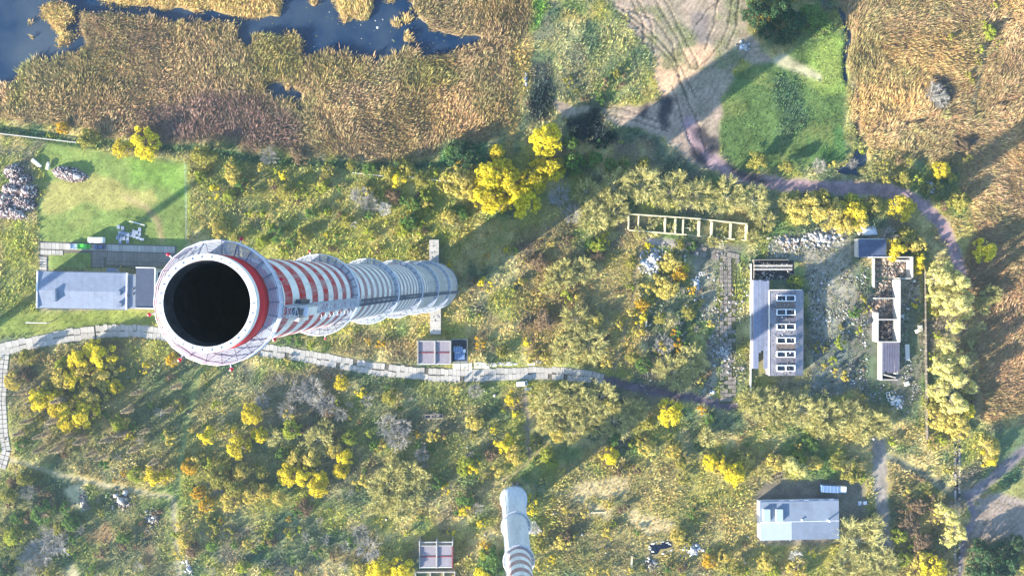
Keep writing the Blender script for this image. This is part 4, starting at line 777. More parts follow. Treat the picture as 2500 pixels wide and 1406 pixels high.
# ------------------------------------------------------------------ vehicles
TYRE = mat('tyre_rubber', (.02, .02, .02), .85, .1, 3, .2); CARGL = mat('car_glass', (.02, .028, .04), .08, .05, 1, .6)
def paintm(n, c): return mat(n, c, .3, .04, 1, .5)
def vehicle(name, px, py, ang, label, cat, L, Wd, Ht, m, kind):
    p = at(px, py, Ht * .6); o = empty(name, (p.x, p.y, ground_z(p.x, p.y)), ang, label=label, cat=cat); l, w = L / 2, Wd / 2
    def hull(secs, z):                                                        # side profile (x,z) swept across with tumblehome
        n = len(secs); V = [(x, s * w * k, zz) for s in (-1, 1) for (x, zz, k) in secs]
        return V, [tuple(range(n)), tuple(range(2 * n - 1, n - 1, -1))] + [(i, n + i, n + (i + 1) % n, (i + 1) % n) for i in range(n)]
    if kind == 'car':
        V, Fc = hull([(-l, .35, 1), (l, .35, 1), (l, .62, .97), (l * .92, .78, .95), (l * .38, .92, .95), (-l * .92, .95, .95), (-l, .8, .96)], 0); b = MB().add(V, Fc).build('body', m, o, bevel=.06)
        V, Fc = hull([(l * .42, .9, .93), (l * .08, Ht, .78), (-l * .62, Ht, .78), (-l * .92, .93, .92)], 0); MB().add(V, Fc).build('glasshouse', CARGL, o, bevel=.04)
        box('roof', m, o, -l * .6, l * .06, -w * .77, w * .77, Ht - .01, Ht + .03, bevel=.02)
    elif kind == 'van':
        V, Fc = hull([(-l, .35, 1), (l, .35, 1), (l, .8, .98), (l * .86, 1.1, .96), (l * .62, Ht - .15, .9), (l * .5, Ht, .88), (-l * .96, Ht, .88), (-l, Ht - .2, .9)], 0); MB().add(V, Fc).build('body', m, o, bevel=.09)
        MB().add([(l * .875, -w * .8, 1.12), (l * .875, w * .8, 1.12), (l * .64, w * .74, Ht - .16), (l * .64, -w * .74, Ht - .16)], [(0, 1, 2, 3)]).build('windscreen', CARGL, o)
        for s in (-1, 1): box('side_window', CARGL, o, l * .2, l * .58, s * w * .93 - .05, s * w * .93 + .05, 1.2, Ht - .35)
    elif kind in ('pickup', 'lorry', 'tractor'):
        cabl = {'pickup': .42, 'lorry': .3, 'tractor': .4}[kind]; xc = l - L * cabl
        box('chassis', STEEL_D, o, -l, l, -w * .6, w * .6, .4, .7)
        box('cab', m, o, xc, l - (.9 if kind != 'lorry' else .1), -w * .92, w * .92, .5, Ht, bevel=.1); 
        if kind != 'lorry': box('bonnet', m, o, l - .9, l, -w * .85, w * .85, .5, 1.1, bevel=.08)
        MB().add([(l - (.88 if kind != 'lorry' else .08), -w * .8, 1.15), (l - (.88 if kind != 'lorry' else .08), w * .8, 1.15), (l - 1.05, w * .75, Ht - .12), (l - 1.05, -w * .75, Ht - .12)], [(0, 1, 2, 3)]).build('windscreen', CARGL, o)
        if kind == 'lorry':
            box('cargo_box', BLU, o, -l, xc - .15, -w, w, .75, Ht + .35, bevel=.05)
            for i in range(5): xx = -l + (xc - .15 + l) * (i + .5) / 5; box('roof_rib', STEEL, o, xx - .06, xx + .06, -w * .95, w * .95, Ht + .35, Ht + .4)
        else:
            bed = box('bed', m, o, -l, xc - .1, -w * .95, w * .95, .7, .85)
            for s in (-1, 1): box('bed_side', m, bed, -l, xc - .1, s * w * .95 - .06, s * w * .95 + .06, .851, 1.2)
            box('tailboard', m, bed, -l - .05, -l + .06, -w * .88, w * .88, .852, 1.2)
    r = .33 if kind in ('car', 'van', 'pickup') else .48
    for sx in (-.62, .62):
        for s in (-1, 1):
            y = s * (w - .1); wh = MB().bar((l * sx, y - .11, r), (l * sx, y + .11, r), r, 14).build('wheel', TYRE, o); MB().bar((l * sx, y - .125, r), (l * sx, y + .125, r), r * .55, 10).build('rim', STEEL, wh)
    for s in (-1, 1): box('headlight', TRIM, o, l - .03, l + .02, s * w * .7 - .16, s * w * .7 + .16, .62, .78); box('rear_lamp', REDL, o, -l - .02, -l + .03, s * w * .8 - .1, s * w * .8 + .1, .7, .9)
    return o
vehicle('van', 233, 586, R(180), 'long white van parked on the lawn above the blue car', 'van', 6.2, 2.15, 2.3, paintm('white_paint', (.82, .82, .82)), 'van')
vehicle('pickup', 176, 602, R(180), 'white pickup parked on slabs in front of the green truck', 'pickup', 3.9, 1.8, 1.5, paintm('silver_paint', (.6, .63, .7)), 'pickup')
vehicle('flatbed_truck', 203, 602, R(0), 'bright green flatbed truck parked on slabs beside the long white van', 'truck', 5.0, 1.9, 1.9, paintm('green_paint', (.09, .5, .05)), 'pickup')
vehicle('car', 243, 603, R(180), 'dark blue car parked on the slab yard below the white van', 'car', 4.2, 1.75, 1.45, paintm('dark_blue_paint', (.06, .1, .2)), 'car')
vehicle('van', 1274, 936.5, R(6), 'small white van parked at the edge of the slab road', 'van', 4.1, 1.85, 1.9, paintm('white_paint', (.82, .82, .82)), 'van')
vehicle('box_lorry', 2034, 1192, R(-3), 'pale blue box lorry parked behind the warehouse', 'lorry', 9.6, 2.6, 2.5, WHT, 'lorry')
vehicle('car', 2108, 1227, R(188), 'grey blue car beside the warehouse in its shadow', 'car', 3.9, 1.7, 1.4, paintm('blue_grey_car', (.2, .27, .36)), 'car')
o = slab(None, at(1289, 948.5), 2.4, 1.1, R(3), SLAB_W, .1, .3); o.name = 'board'; tag(o, 'flat grey board lying next to the small white van', 'board')

# ------------------------------------------------------------------ yard clutter
GREYB = mat('grey_block', lin(176, 188, 204, .62), .8, .15, 1.5)
for (x, y) in ((1080, 160), (1125, 175), (1090, 230), (1125, 232), (1155, 240), (1190, 250), (1225, 250), (1250, 215), (1255, 262), (1285, 225), (1320, 190), (1315, 240), (1068, 280), (1105, 285), (1140, 290), (1178, 300), (1178, 325), (1095, 330), (1298, 285), (1343, 303)):
    px, py = 60 + x / 4.69, 520 + y / 4.69; p = at(px, py, .5); flat = y in (285, 303) and x > 1250
    e = empty('block_stack', (p.x, p.y, 0), (R(80) if flat else 0) + R(random.uniform(-6, 6)), label='stack of grey building blocks on a pallet on the shaded lawn', cat='blocks', group='block stacks by the slab yard')
    hh = random.choice((.5, .7, .9)); box('pallet', mat('pallet_wood', lin(170, 150, 116, .6), .9, .15, 2), e, -.5, .5, -.75, .75, 0, .14)
    for i in range(3):
        for j in range(2): box('block', GREYB, e, -.48 + j * .49, -.01 + j * .49, -.72 + i * .485, -.255 + i * .485, .143, .14 + hh * random.uniform(.85, 1))
def pole(name, a, b, r, m, label, cat, za=.6, zb=.6, legs=2):
    p, q = at(*a, za), at(*b, zb); e = empty(name, (p.x, p.y, 0), label=label, cat=cat); q = q - Vector((p.x, p.y, 0)); MB().bar((0, 0, za), q, r, 8).build('pipe', m, e)
    for i in range(legs): t = (i + .5) / legs; MB().bar((q.x * t, q.y * t, -.2), (q.x * t, q.y * t, za + (zb - za) * t), r * .7, 6).build('support', STEEL_D, e)
    return e
pole('pipe', (316, 540), (353, 550), .16, WHT, 'white pipe on short legs beyond the block stacks', 'pipe', .8, .8, 3)
pole('pipeline', (-20, 324), (186, 348), .22, mat('pale_pipe', lin(206, 200, 190, .6), .7, .1, 1), 'pale pipeline on low supports along the ditch under the reeds', 'pipeline', .8, .8, 12)
pole('pipe', (860, 422), (935, 430), .1, WHT, 'thin white pipe lying in bushes beside the ditch', 'pipe', .5, .5, 4); pole('pipe', (998, 432), (1105, 445), .09, WHT, 'thin white pipe running through bushes towards the big yellow trees', 'pipe', .5, .5, 5)
e = empty('gate_frame', at(100, 787), R(-1), label='white metal gate frame standing at the lawn corner by the slab road', cat='gate')
for x in (-4, 3.6): MB().bar((x, 0, -.2), (x, 0, 2.6), .1, 8).build('gate_post', WHT, e)
MB().bar((-4, 0, 2.6), (3.6, 0, 2.6), .12, 8).build('gate_beam', WHT, e); MB().bar((3.6, 0, 2.5), (6.4, 1.6, .2), .06).build('gate_stay', STEEL_D, e)
p, q = at(455, 400), at(458, 590); e = empty('mesh_fence', p, label='thin post and wire fence along the edge of the lawn and weedy field', cat='fence'); n = 12
for i in range(n + 1): t = (q - p) * i / n; MB().bar((t.x, t.y, -.2), (t.x, t.y, 1.7), .05, 5).build('fence_post', STEEL_D, e)
for z in (.5, 1.6): MB().bar((0, 0, z), ((q - p).x, (q - p).y, z), .03, 3).build('fence_wire', STEEL, e)
e = empty('concrete_fence', at(2254, 650), label='long concrete panel fence dividing the ruins from the tall poplars', cat='fence'); P = [at(2254, 650) - at(2254, 650), at(2258, 930) - at(2254, 650), at(2260, 1072) - at(2254, 650)]; PANELF = mat('fence_concrete', lin(140, 130, 116, .45), .9, .2, 1)
for a, b in zip(P, P[1:]):
    n = max(2, round((b - a).length / 3)); d = (b - a) / n
    for i in range(n):
        s = a + d * i; MB().quadbox([(s.x - .09, s.y - .05), (s.x + .09, s.y - .05), (s.x + d.x + .09, s.y + d.y + .12), (s.x + d.x - .09, s.y + d.y + .12)][::1], -.2, 1.7 + random.uniform(-.06, .06)).build('fence_panel', PANELF, e); box('fence_post', CONC, e, s.x - .14, s.x + .14, s.y - .02, s.y + .1, -.2, 1.85)
e = empty('concrete_strip', at(2337, 1240), label='narrow broken concrete strip road past the poplars', cat='road')
D.objects.remove(e)
strip = tag(ribbon('concrete_strip', pts('2338 1050 2337 1180 2336 1300 2337 1430'), 2.6, mat('strip_grit', lin(84, 78, 92, .45), .9, .2, 1)), kind='structure')
for i in range(46):
    for s in (-1, 1):
        if random.random() < .25: continue
        slab(strip, at(2337 + s * 5.2, 1056 + i * 8), .75, 1.15, 0, SLAB, .1, .03)
o = slab(None, at(2214, 860), 1.6, 6.2, R(2), SLAB_W, .5, .02); o.name = 'trough'; tag(o, 'long pale concrete trough lying beside the brick ruin wall', 'trough')
for (x, y, w, h, a, lb) in ((2213, 936, 11, 10, 20, 'square white slab lying beyond the brick ruin end'), (2168, 964, 9, 14, 12, 'white window frame lying on rubble beside brick ruin'), (1713, 668, 13, 7, 5, 'white window frame lying in weeds by the slab lane'), (2241, 806, 16, 9, 30, 'tilted white concrete shed remains by concrete fence'), (2246, 800, 9, 12, 5, 'white box-like block standing against concrete fence')):
    e = empty('window_frame' if 'frame' in lb else 'concrete_block', at(x, y, .3), R(a), label=lb, cat='frame' if 'frame' in lb else 'block'); w /= 2 * PPM; h /= 2 * PPM
    if 'frame' in lb:
        for (a0, a1, b0, b1) in ((-w, w, h - .12, h), (-w, w, -h, -h + .12), (-w, -w + .12, -h + .121, h - .121), (w - .12, w, -h + .121, h - .121)): box('frame_bar', TRIM, e, a0, a1, b0, b1, .1, .22)
        box('mullion', TRIM, e, -w + .121 if h > w else -.06, w - .121 if h > w else .06, -.06 if h > w else -h + .121, .06 if h > w else h - .121, .1, .21)
    else: box('block_body', WCONC, e, -w, w, -h, h, -.2, .7, bevel=.05); box('block_top', FW, e, -w * .5, w * .4, -h * .6, h * .5, .7, .82)
for (x, y, a, L, w, lb) in ((89, 398, -40, 3.6, 1.3, 'broken white concrete beam lying on the lawn by rubble heaps'), (118, 407, 80, 2.3, 1.1, 'short white tank-like block on the lawn by rubble heaps')):
    e = empty('concrete_beam', at(x, y, .4), R(a), label=lb, cat='block'); box('beam_body', WCONC, e, -L / 2, L / 2, -w / 2, w / 2, -.2, .7, bevel=.15); box('beam_end', WCONC, e, L / 2 - .1, L / 2 + .5, -w * .3, w * .45, -.2, .5, bevel=.1)
# ------------------------------------------------------------------ rubble
def chunks(name, P, size, cols, label=None, cat=None, parent=None, seed=1, zf=None, flat=.6):
    rng = np.random.default_rng(seed); n = len(P); base_ = np.array([(-1, -1, -1), (1, -1, -1), (1, 1, -1), (-1, 1, -1), (-1, -1, 1), (1, -1, 1), (1, 1, 1), (-1, 1, 1)], float)
    s = size * np.exp(rng.normal(0, .45, (n, 1))) * rng.uniform(.5, 1.5, (n, 3)); s[:, 2] *= flat
    V = base_[None] * s[:, None, :] * rng.uniform(.75, 1.15, (n, 8, 3)); a = rng.uniform(0, np.pi, n); t = rng.normal(0, .35, n); c, si = np.cos(t), np.sin(t)
    V = np.stack([V[..., 0] * c[:, None] - V[..., 2] * si[:, None], V[..., 1], V[..., 0] * si[:, None] + V[..., 2] * c[:, None]], -1); c, si = np.cos(a)[:, None], np.sin(a)[:, None]
    V = np.stack([V[..., 0] * c - V[..., 1] * si, V[..., 0] * si + V[..., 1] * c, V[..., 2]], -1) + P[:, None, :]
    fb = np.array([(3, 2, 1, 0), (4, 5, 6, 7), (0, 1, 5, 4), (1, 2, 6, 5), (2, 3, 7, 6), (3, 0, 4, 7)]); Fc = (np.arange(n)[:, None, None] * 8 + fb[None]).reshape(-1, 4)
    cc = np.array(cols)[rng.integers(0, len(cols), n)] * rng.uniform(.75, 1.2, (n, 1))
    o = link(name, mesh_np(name, V.reshape(-1, 3), Fc, np.repeat(np.clip(cc, 0, .85), 8, 0)), plant_mat('rubble', trans=0.0), parent); return tag(o, label, cat, None, 'stuff')
PALE = [lin(228, 214, 204, .68), lin(214, 190, 178, .62), lin(196, 176, 176, .6), lin(240, 230, 218, .72), lin(150, 128, 128, .5)]
WHITE = [(.74, .74, .72), (.5, .52, .54), (.3, .32, .35), (.6, .57, .52), (.38, .36, .33)]; GREYS = [lin(190, 184, 176, .62), lin(220, 214, 204, .66), lin(150, 146, 142, .55), lin(170, 150, 130, .55)]
EARTH = mat('heap_earth', lin(96, 78, 84, .5), .95, .25, 1)
def heap(px, py, rx, ry, h, ang, label, n=260, size=.3, cols=PALE, seed=1, group=None, cat='rubble'):
    spread = cols is not PALE; size *= .62 if spread else .56; n = int(n * (1.25 if spread else 1.0)); h *= .45 if spread else 1.15; cm_ = .42 if spread else 1
    rng = np.random.default_rng(seed); p = at(px, py); e = empty('rubble_heap', (p.x, p.y, ground_z(p.x, p.y)), ang, label=label, cat=cat, group=group); rx /= PPM; ry /= PPM
    M = MB(); N = 18; rings = [(1, -.1), (.85, .35), (.6, .72), (.3, .93), (0.01, 1)]
    M.add([(rx * r * math.cos(2 * math.pi * i / N) * rng.uniform(.92, 1.08), ry * r * math.sin(2 * math.pi * i / N) * rng.uniform(.92, 1.08), h * z) for r, z in [(r_ * (.7 if spread else 1), z_) for r_, z_ in rings] for i in range(N)], [(k * N + i, k * N + (i + 1) % N, (k + 1) * N + (i + 1) % N, (k + 1) * N + i) for k in range(len(rings) - 1) for i in range(N)])
    M.build('mound', EARTH, e, smooth=True)
    a = rng.uniform(0, 2 * np.pi, n); r = np.sqrt(rng.random(n)) * 1.02 if not spread else np.abs(rng.normal(0, .62, n)); z = h * np.clip(1 - (r * (1.4 if spread else 1)) ** 2.2, 0, 1) + .05
    chunks('debris', np.stack([np.cos(a) * r * rx, np.sin(a) * r * ry, z], -1), size, cols, parent=e, seed=seed + 1, flat=.8)
rb = np.random.default_rng(44)
def strew(parent_name, fr, rect, z, n, size, cols, sd): 
    x_, y_ = rb.uniform(rect[0], rect[1], n), rb.uniform(rect[2], rect[3], n); chunks(parent_name, np.stack([x_, y_, np.full(n, z)], -1), size, cols, parent=fr, seed=sd, flat=.5)
hall_o = D.objects['ruined_hall']; ruin_o = D.objects['brick_ruin']
strew('roof_debris', hall_o, (h0 + .3, xs, c0, c1), 5.25, 240, .13, GREYS, 301); strew('roof_debris', hall_o, (a0, a1, b0, b0 + 9), 3.25, 150, .18, GREYS + WHITE, 302); strew('pit_debris', hall_o, (t0 + .5, t1, u0, u1 - .5), .15, 160, .16, GREYS, 303)
for k, (xa, ya, xb, yb) in enumerate(((2133, 632, 2209, 676), (2134, 684, 2178, 726), (2134, 731, 2177, 777), (2136, 782, 2177, 831), (2122, 735, 2132, 760))):
    pa, pb = at(xa, yb) - ruin_o.location, at(xb, ya) - ruin_o.location; strew('fallen_brick', ruin_o, (pa.x, pb.x, pa.y, pb.y), .12, (420, 160, 240, 140, 60)[k], .2, [lin(220, 196, 176, .6), lin(196, 164, 140, .56), lin(180, 170, 160, .55), lin(120, 108, 104, .5)], 310 + k)
heap(172, 426, 43, 17, 1.9, R(-11), 'long low heap of pale broken rubble standing alone on the lawn', 420, .27, seed=3)
for k, (x, y, rx, ry) in enumerate(((34, 418, 26, 17), (52, 442, 30, 18), (34, 464, 28, 17), (72, 468, 24, 20), (16, 488, 24, 18), (58, 494, 34, 20), (18, 514, 30, 20), (44, 522, 24, 14), (-12, 500, 26, 22))):
    heap(x, y, rx, ry, random.uniform(1.6, 2.4), R(random.uniform(-20, 20)), 'heap of pinkish pale rubble in the big cluster at the edge of the lawn', 230, .29, seed=20 + k * 3, group='rubble heaps clustered by the lawn')
heap(300, 1222, 28, 26, 1.4, .3, 'dark heap of grey rubble beside the sandy footpath', 200, .32, GREYS, 60); heap(205, 1222, 8, 22, 1.0, 0, 'narrow strip of grey rubble beside bare sand patch', 120, .3, GREYS, 61); heap(375, 1265, 24, 28, .9, 0, 'spread grey rubble heap beside the path fork', 160, .28, GREYS, 62)
heap(2190, 978, 16, 16, 1.0, 0, 'blue white scrap heap beyond the brick ruin', 160, .3, WHITE, 63); heap(1595, 632, 26, 24, 1.1, 0, 'heap of white demolition debris under the foundation walls', 260, .36, WHITE, 64); heap(1585, 652, 18, 12, .7, 0, 'small bright white debris spill below the bigger white heap', 140, .34, WHITE, 65)
heap(1690, 1340, 22, 14, .7, 0, 'bright white rubble fill in an old foundation pit', 260, .33, WHITE, 66); heap(1590, 1375, 22, 14, .6, .2, 'scattered pale stone heap below the foundation pit', 120, .3, GREYS, 67); heap(1765, 860, 24, 30, .5, 0, 'low grey white debris heap beside the slab lane', 220, .32, GREYS + WHITE, 68); heap(1700, 690, 12, 22, .4, 0, 'thin white debris scatter by the slab lane', 110, .32, WHITE, 69)
heap(2272, 458, 9, 18, 1.0, 0, 'white rubble heap beside the curved dirt track', 130, .28, WHITE, 70); heap(462, 1385, 12, 34, .5, R(20), 'line of white stones along the narrow footpath', 130, .28, WHITE, 71); heap(1283, 196, 5, 16, .6, R(10), 'thin white stone spill by the edge of reeds', 70, .26, WHITE, 72); heap(1817, 113, 12, 9, .6, 0, 'little white rubble heap on the clearing', 90, .26, WHITE, 73)
heap(1930, 590, 34, 18, .5, 0, 'broad field of pale broken slabs above the hall', 260, .42, GREYS, 74); heap(2005, 580, 40, 18, .6, 0, 'pale slab rubble under the golden trees', 300, .45, GREYS + WHITE, 75); heap(2120, 566, 20, 8, .5, 0, 'pale slabs dumped behind the ruin roof panels', 60, .6, WHITE, 76)
DULL = [lin(176, 170, 160, .5), lin(140, 134, 126, .45), lin(196, 192, 184, .55), lin(120, 112, 104, .42), lin(160, 142, 124, .48), (.6, .6, .58)]
# loose debris over the ruin yard
rng = np.random.default_rng(9); sel = np.argwhere((zone == YARD) & ~clear & (GXX > 60)); sel = sel[rng.integers(0, len(sel), 9000)]; jx = gx[sel[:, 1]] + rng.uniform(-.3, .3, len(sel)); jy = gy[sel[:, 0]] + rng.uniform(-.3, .3, len(sel)); keep = (fbm(jx, jy, 8, 91) > .43) & ~((jy < at(1900, 1160).y)); jx, jy = jx[keep], jy[keep]
chunks('loose_rubble', np.stack([jx, jy, gz[cell(jx, jy)] + .06], -1), .13, DULL, 'loose broken brick and concrete strewn over the ruin yard', 'rubble', seed=10)
rng = np.random.default_rng(19); jx = rng.uniform(at(0, 700).x, at(2250, 700).x, 1500); jy = rng.uniform(at(0, 1400).y, at(0, 900).y, 1500); keep = fbm(jx, jy, 12, 97) > .62; jx, jy = jx[keep], jy[keep]
chunks('loose_stones', np.stack([jx, jy, gz[cell(jx, jy)] + .3], -1), .2, GREYS, 'loose pale stones scattered through the scrub', 'stones', seed=11)
jx = rng.uniform(at(300, 0).x, at(1150, 0).x, 160); jy = rng.uniform(at(0, 160).y, at(0, 10).y, 160); i, j = cell(jx, jy); k_ = gz[i, j] < -1.2
chunks('flotsam', np.stack([jx[k_], jy[k_], np.full(k_.sum(), wz + .02)], -1), .16, [lin(220, 220, 210, .6), lin(140, 150, 110, .5)], 'small pale flotsam drifting on the pond', 'flotsam', seed=12, flat=.2)
rng = np.random.default_rng(29); jx = rng.uniform(at(1560, 0).x, at(1835, 0).x, 2600); jy = rng.uniform(at(0, 970).y, at(0, 575).y, 2600); keep = fbm(jx, jy, 7, 107) > .5; jx, jy = jx[keep], jy[keep]
chunks('scattered_debris', np.stack([jx, jy, gz[cell(jx, jy)] + .3], -1), .14, DULL, 'white and grey debris scattered through weeds along the slab lane', 'rubble', seed=13)
# dark pool in the old pit
p = at(1613, 1336); e = empty('flooded_pit', p, label='dark flooded hollow beside the white rubble fill', cat='pit')
MB().quadbox([(at(*q) - p)[:2] for q in pts('1588 1352 1586 1334 1590 1326 1604 1330 1616 1326 1624 1321 1638 1323 1640 1334 1628 1338 1612 1340 1604 1352')], -.1, .12).build('pit_water', mat('pit_water', (.004, .007, .02), .08, .2, 1, .5), e)
for k in range(26): t = rng.uniform(0, 6.28); x, y = math.cos(t) * rng.uniform(3.6, 4.6), math.sin(t) * rng.uniform(1.9, 2.6); w = rng.uniform(.15, .45); box('broken_kerb', WCONC, e, x - w, x + w, y - w * .6, y + w * .6, -.1, rng.uniform(.15, .45), rot=(0, 0, 0))

# ------------------------------------------------------------------ trees and shrubs
def leaves(P, N, size, rng, elong=1.5):
    """diamond leaves at P, lying roughly across N"""
    n = len(P); N = N + rng.normal(0, .55, (n, 3)); N /= np.linalg.norm(N, axis=1)[:, None] + 1e-9; t = np.cross(N, rng.normal(0, 1, (n, 3))); t /= np.linalg.norm(t, axis=1)[:, None] + 1e-9; b = np.cross(N, t); s = size * rng.uniform(.6, 1.4, (n, 1))
    V = np.stack([P - t * s * elong, P + b * s * .8, P + t * s * elong, P - b * s * .8], 1); c = np.zeros((n, 3)); c[:, 0] = rng.random(n); c[:, 1] = rng.random(n)
    return V.reshape(-1, 3), np.arange(n * 4).reshape(-1, 4), np.repeat(c, 4, 0)
def sticks(A, Bq, ra, rb, rng):
    """three-sided tapering twigs"""
    d = Bq - A; d /= np.linalg.norm(d, axis=1)[:, None] + 1e-9; u = np.cross(d, np.array([.3, .5, .8])); u /= np.linalg.norm(u, axis=1)[:, None] + 1e-9; w = np.cross(d, u); n = len(A); V = np.empty((n, 6, 3))
    for k in range(3):
        t = 2 * np.pi * k / 3; o = u * math.cos(t) + w * math.sin(t); V[:, k] = A + o * np.asarray(ra).reshape(-1, 1); V[:, 3 + k] = Bq + o * np.asarray(rb).reshape(-1, 1)
    fb = np.array([(0, 1, 4, 3), (1, 2, 5, 4), (2, 0, 3, 5)]); Fc = (np.arange(n)[:, None, None] * 6 + fb[None]).reshape(-1, 4); c = np.zeros((n, 3)); c[:, 0] = rng.random(n); c[:, 1] = rng.random(n)
    return V.reshape(-1, 3), Fc, np.repeat(c, 6, 0)
def join(parts):
    V, Fc, C = [], [], []; b = 0
    for v, f_, c in parts: V.append(v); Fc.append(f_ + b); C.append(c); b += len(v)
    return np.concatenate(V), np.concatenate(Fc), np.concatenate(C)
def branching(rng, nl, spread, height, lift, n2=6, n3=6, wisp=.45):
    """limbs, boughs and twigs in a unit crown: returns three (A,B) levels"""
    L1a, L1b, L2a, L2b, L3a, L3b = [], [], [], [], [], []
    for i in range(nl):
        a = 2 * np.pi * (i + rng.uniform(-.35, .35)) / nl; d = np.array([math.cos(a) * spread, math.sin(a) * spread, lift * rng.uniform(.7, 1.2)]); d /= np.linalg.norm(d); base_ = np.array([0, 0, height * .12]); L = rng.uniform(.55, .8); tip = base_ + d * L; mid = base_ + d * L * .5 + rng.normal(0, .05, 3)
        L1a += [base_, mid]; L1b += [mid, tip]
        for k in range(n2):
            t = rng.uniform(.35, 1); s = base_ + (tip - base_) * t; dd = d + rng.normal(0, .55, 3); dd[2] = abs(dd[2]) * .7 + .15; dd /= np.linalg.norm(dd); e_ = s + dd * rng.uniform(.3, .5); L2a.append(s); L2b.append(e_)
            for q in range(n3):
                t2 = rng.uniform(.3, 1); s2 = s + (e_ - s) * t2; d3 = dd + rng.normal(0, wisp, 3); d3 /= np.linalg.norm(d3); L3a.append(s2); L3b.append(s2 + d3 * rng.uniform(.15, .35))
    f_ = lambda x: np.array(x); return (f_(L1a), f_(L1b)), (f_(L2a), f_(L2b)), (f_(L3a), f_(L3b))
def clumpy(rng, nc, nl, height, low=.35, spread=.72, cr=(.22, .42), flat=.8):
    cs = []
    for _ in range(nc):
        a = rng.uniform(0, 2 * np.pi); r = math.sqrt(rng.random()) * spread; z = height * (low + (1 - low) * (1 - (r / .95) ** 2) * rng.uniform(.55, 1.0)); cs.append((r * math.cos(a), r * math.sin(a), z, rng.uniform(*cr) * (1.1 - .3 * r)))
    cs = np.array(cs); w = cs[:, 3] ** 2; k = rng.choice(nc, nl, p=w / w.sum()); d = rng.normal(0, 1, (nl, 3)); d /= np.linalg.norm(d, axis=1)[:, None]; d[:, 2] = np.where(d[:, 2] < -.3, -d[:, 2], d[:, 2])
    rad = cs[k, 3][:, None] * rng.uniform(.6, 1.08, (nl, 1)); P = cs[k, :3] + d * rad * np.array([1, 1, flat]); return P, d, cs
def tree_meshes(kind, spec, v, small):
    rng = np.random.default_rng(hash((kind, v, small)) % 99991 if False else sum(map(ord, kind)) * 31 + v * 7 + small); form = spec['form']; h = spec['h']; leafm = plant_mat('leaf_' + kind, spec['a'], spec['b'], .42); barkm = plant_mat('bark_' + spec.get('bark', 'brown'), *BARK[spec.get('bark', 'brown')], 0.0, .25)
    parts_t, parts_c = [], []
    if form == 'leafy':
        nl = 420 if small else 1900; P, N, cs = clumpy(rng, 9 if small else 44, nl, h, spec.get('low', .25), .9, (.10, .30)); parts_c.append(leaves(P, N, (.10 if small else .047) * spec.get('ls', 1), rng))
        A = np.array([[0, 0, -.05]] + [[0, 0, h * .3]] * len(cs)); Bq = np.vstack([[[0, 0, h * .3]], cs[:, :3]]); parts_t.append(sticks(A, Bq, np.r_[.05, np.full(len(cs), .028)], np.r_[.04, np.full(len(cs), .008)], rng))
        if not small:                                              # bare twig ends poking out
            k = rng.choice(nl, 260); parts_t.append(sticks(P[k] * .7, P[k] * 1.12 + rng.normal(0, .04, (260, 3)), np.full(260, .006), np.full(260, .0025), rng))
    elif form in ('willow', 'bare'):
        (a1, b1), (a2, b2), (a3, b3) = branching(rng, 6 if small else 9, 1.0, h, spec.get('lift', 1.1), 5 if small else 10, 8 if small else (20 if form == 'willow' else 9), spec.get('wisp', .4))
        k = 1.6 if small else 1; parts_t.append(sticks(np.array([[0, 0, -.05]]), np.array([[0, 0, h * .14]]), [.055], [.045], rng)); parts_t.append(sticks(a1, b1, np.full(len(a1), .028), np.full(len(a1), .014), rng)); parts_c.append(sticks(a2, b2, np.full(len(a2), .012 * k), np.full(len(a2), .006 * k), rng)); parts_c.append(sticks(a3, b3, np.full(len(a3), .0085 * k), np.full(len(a3), .004 * k), rng))
        nl = spec.get('leaves', 0); nl = int(nl * (.35 if small else 1))
        if nl: q = rng.choice(len(a3), nl); P = a3[q] + (b3[q] - a3[q]) * rng.random((nl, 1)) * 1.1 + rng.normal(0, .03, (nl, 3)); parts_c.append(leaves(P, np.tile([0, 0, 1.], (nl, 1)), .026 * k, rng, 2.2))
    elif form == 'cone':
        n = 260 if small else 620; z = rng.random(n) ** .9 * h * .92 + h * .05; a = rng.uniform(0, 2 * np.pi, n); up = rng.uniform(.25, .5, n) * (1 - z / h * .6); rr_ = (1 - (z / h)) ** .7 * rng.uniform(.5, 1, n)
        A = np.stack([np.cos(a) * .03, np.sin(a) * .03, z * .85], -1); Bq = np.stack([np.cos(a) * rr_, np.sin(a) * rr_, z * .85 + up * h * .35], -1); parts_c.append(sticks(A, Bq, np.full(n, .014), np.full(n, .004), rng)); parts_t.append(sticks(np.array([[0, 0, -.1]]), np.array([[0, 0, h * .97]]), [.09], [.012], rng))
        nl = 1100; q = rng.choice(n, nl); parts_c.append(leaves(A[q] + (Bq[q] - A[q]) * rng.uniform(.4, 1.1, (nl, 1)), np.tile([0, 0, 1.], (nl, 1)) + rng.normal(0, .4, (nl, 3)), .075, rng, 2.2))
    tm = mesh_np('trunk', *join(parts_t)); tm.materials.append(barkm); cm = mesh_np('crown', *join(parts_c)); cm.materials.append(leafm if form == 'leafy' or form == 'cone' or spec.get('leaves', 0) else barkm)
    return tm, cm
BARK = {'brown': ((.17, .13, .09), (.30, .24, .16)), 'pale': ((.46, .41, .24), (.62, .56, .36)), 'grey': ((.30, .28, .24), (.42, .39, .34)), 'white': ((.55, .52, .48), (.7, .68, .62))}
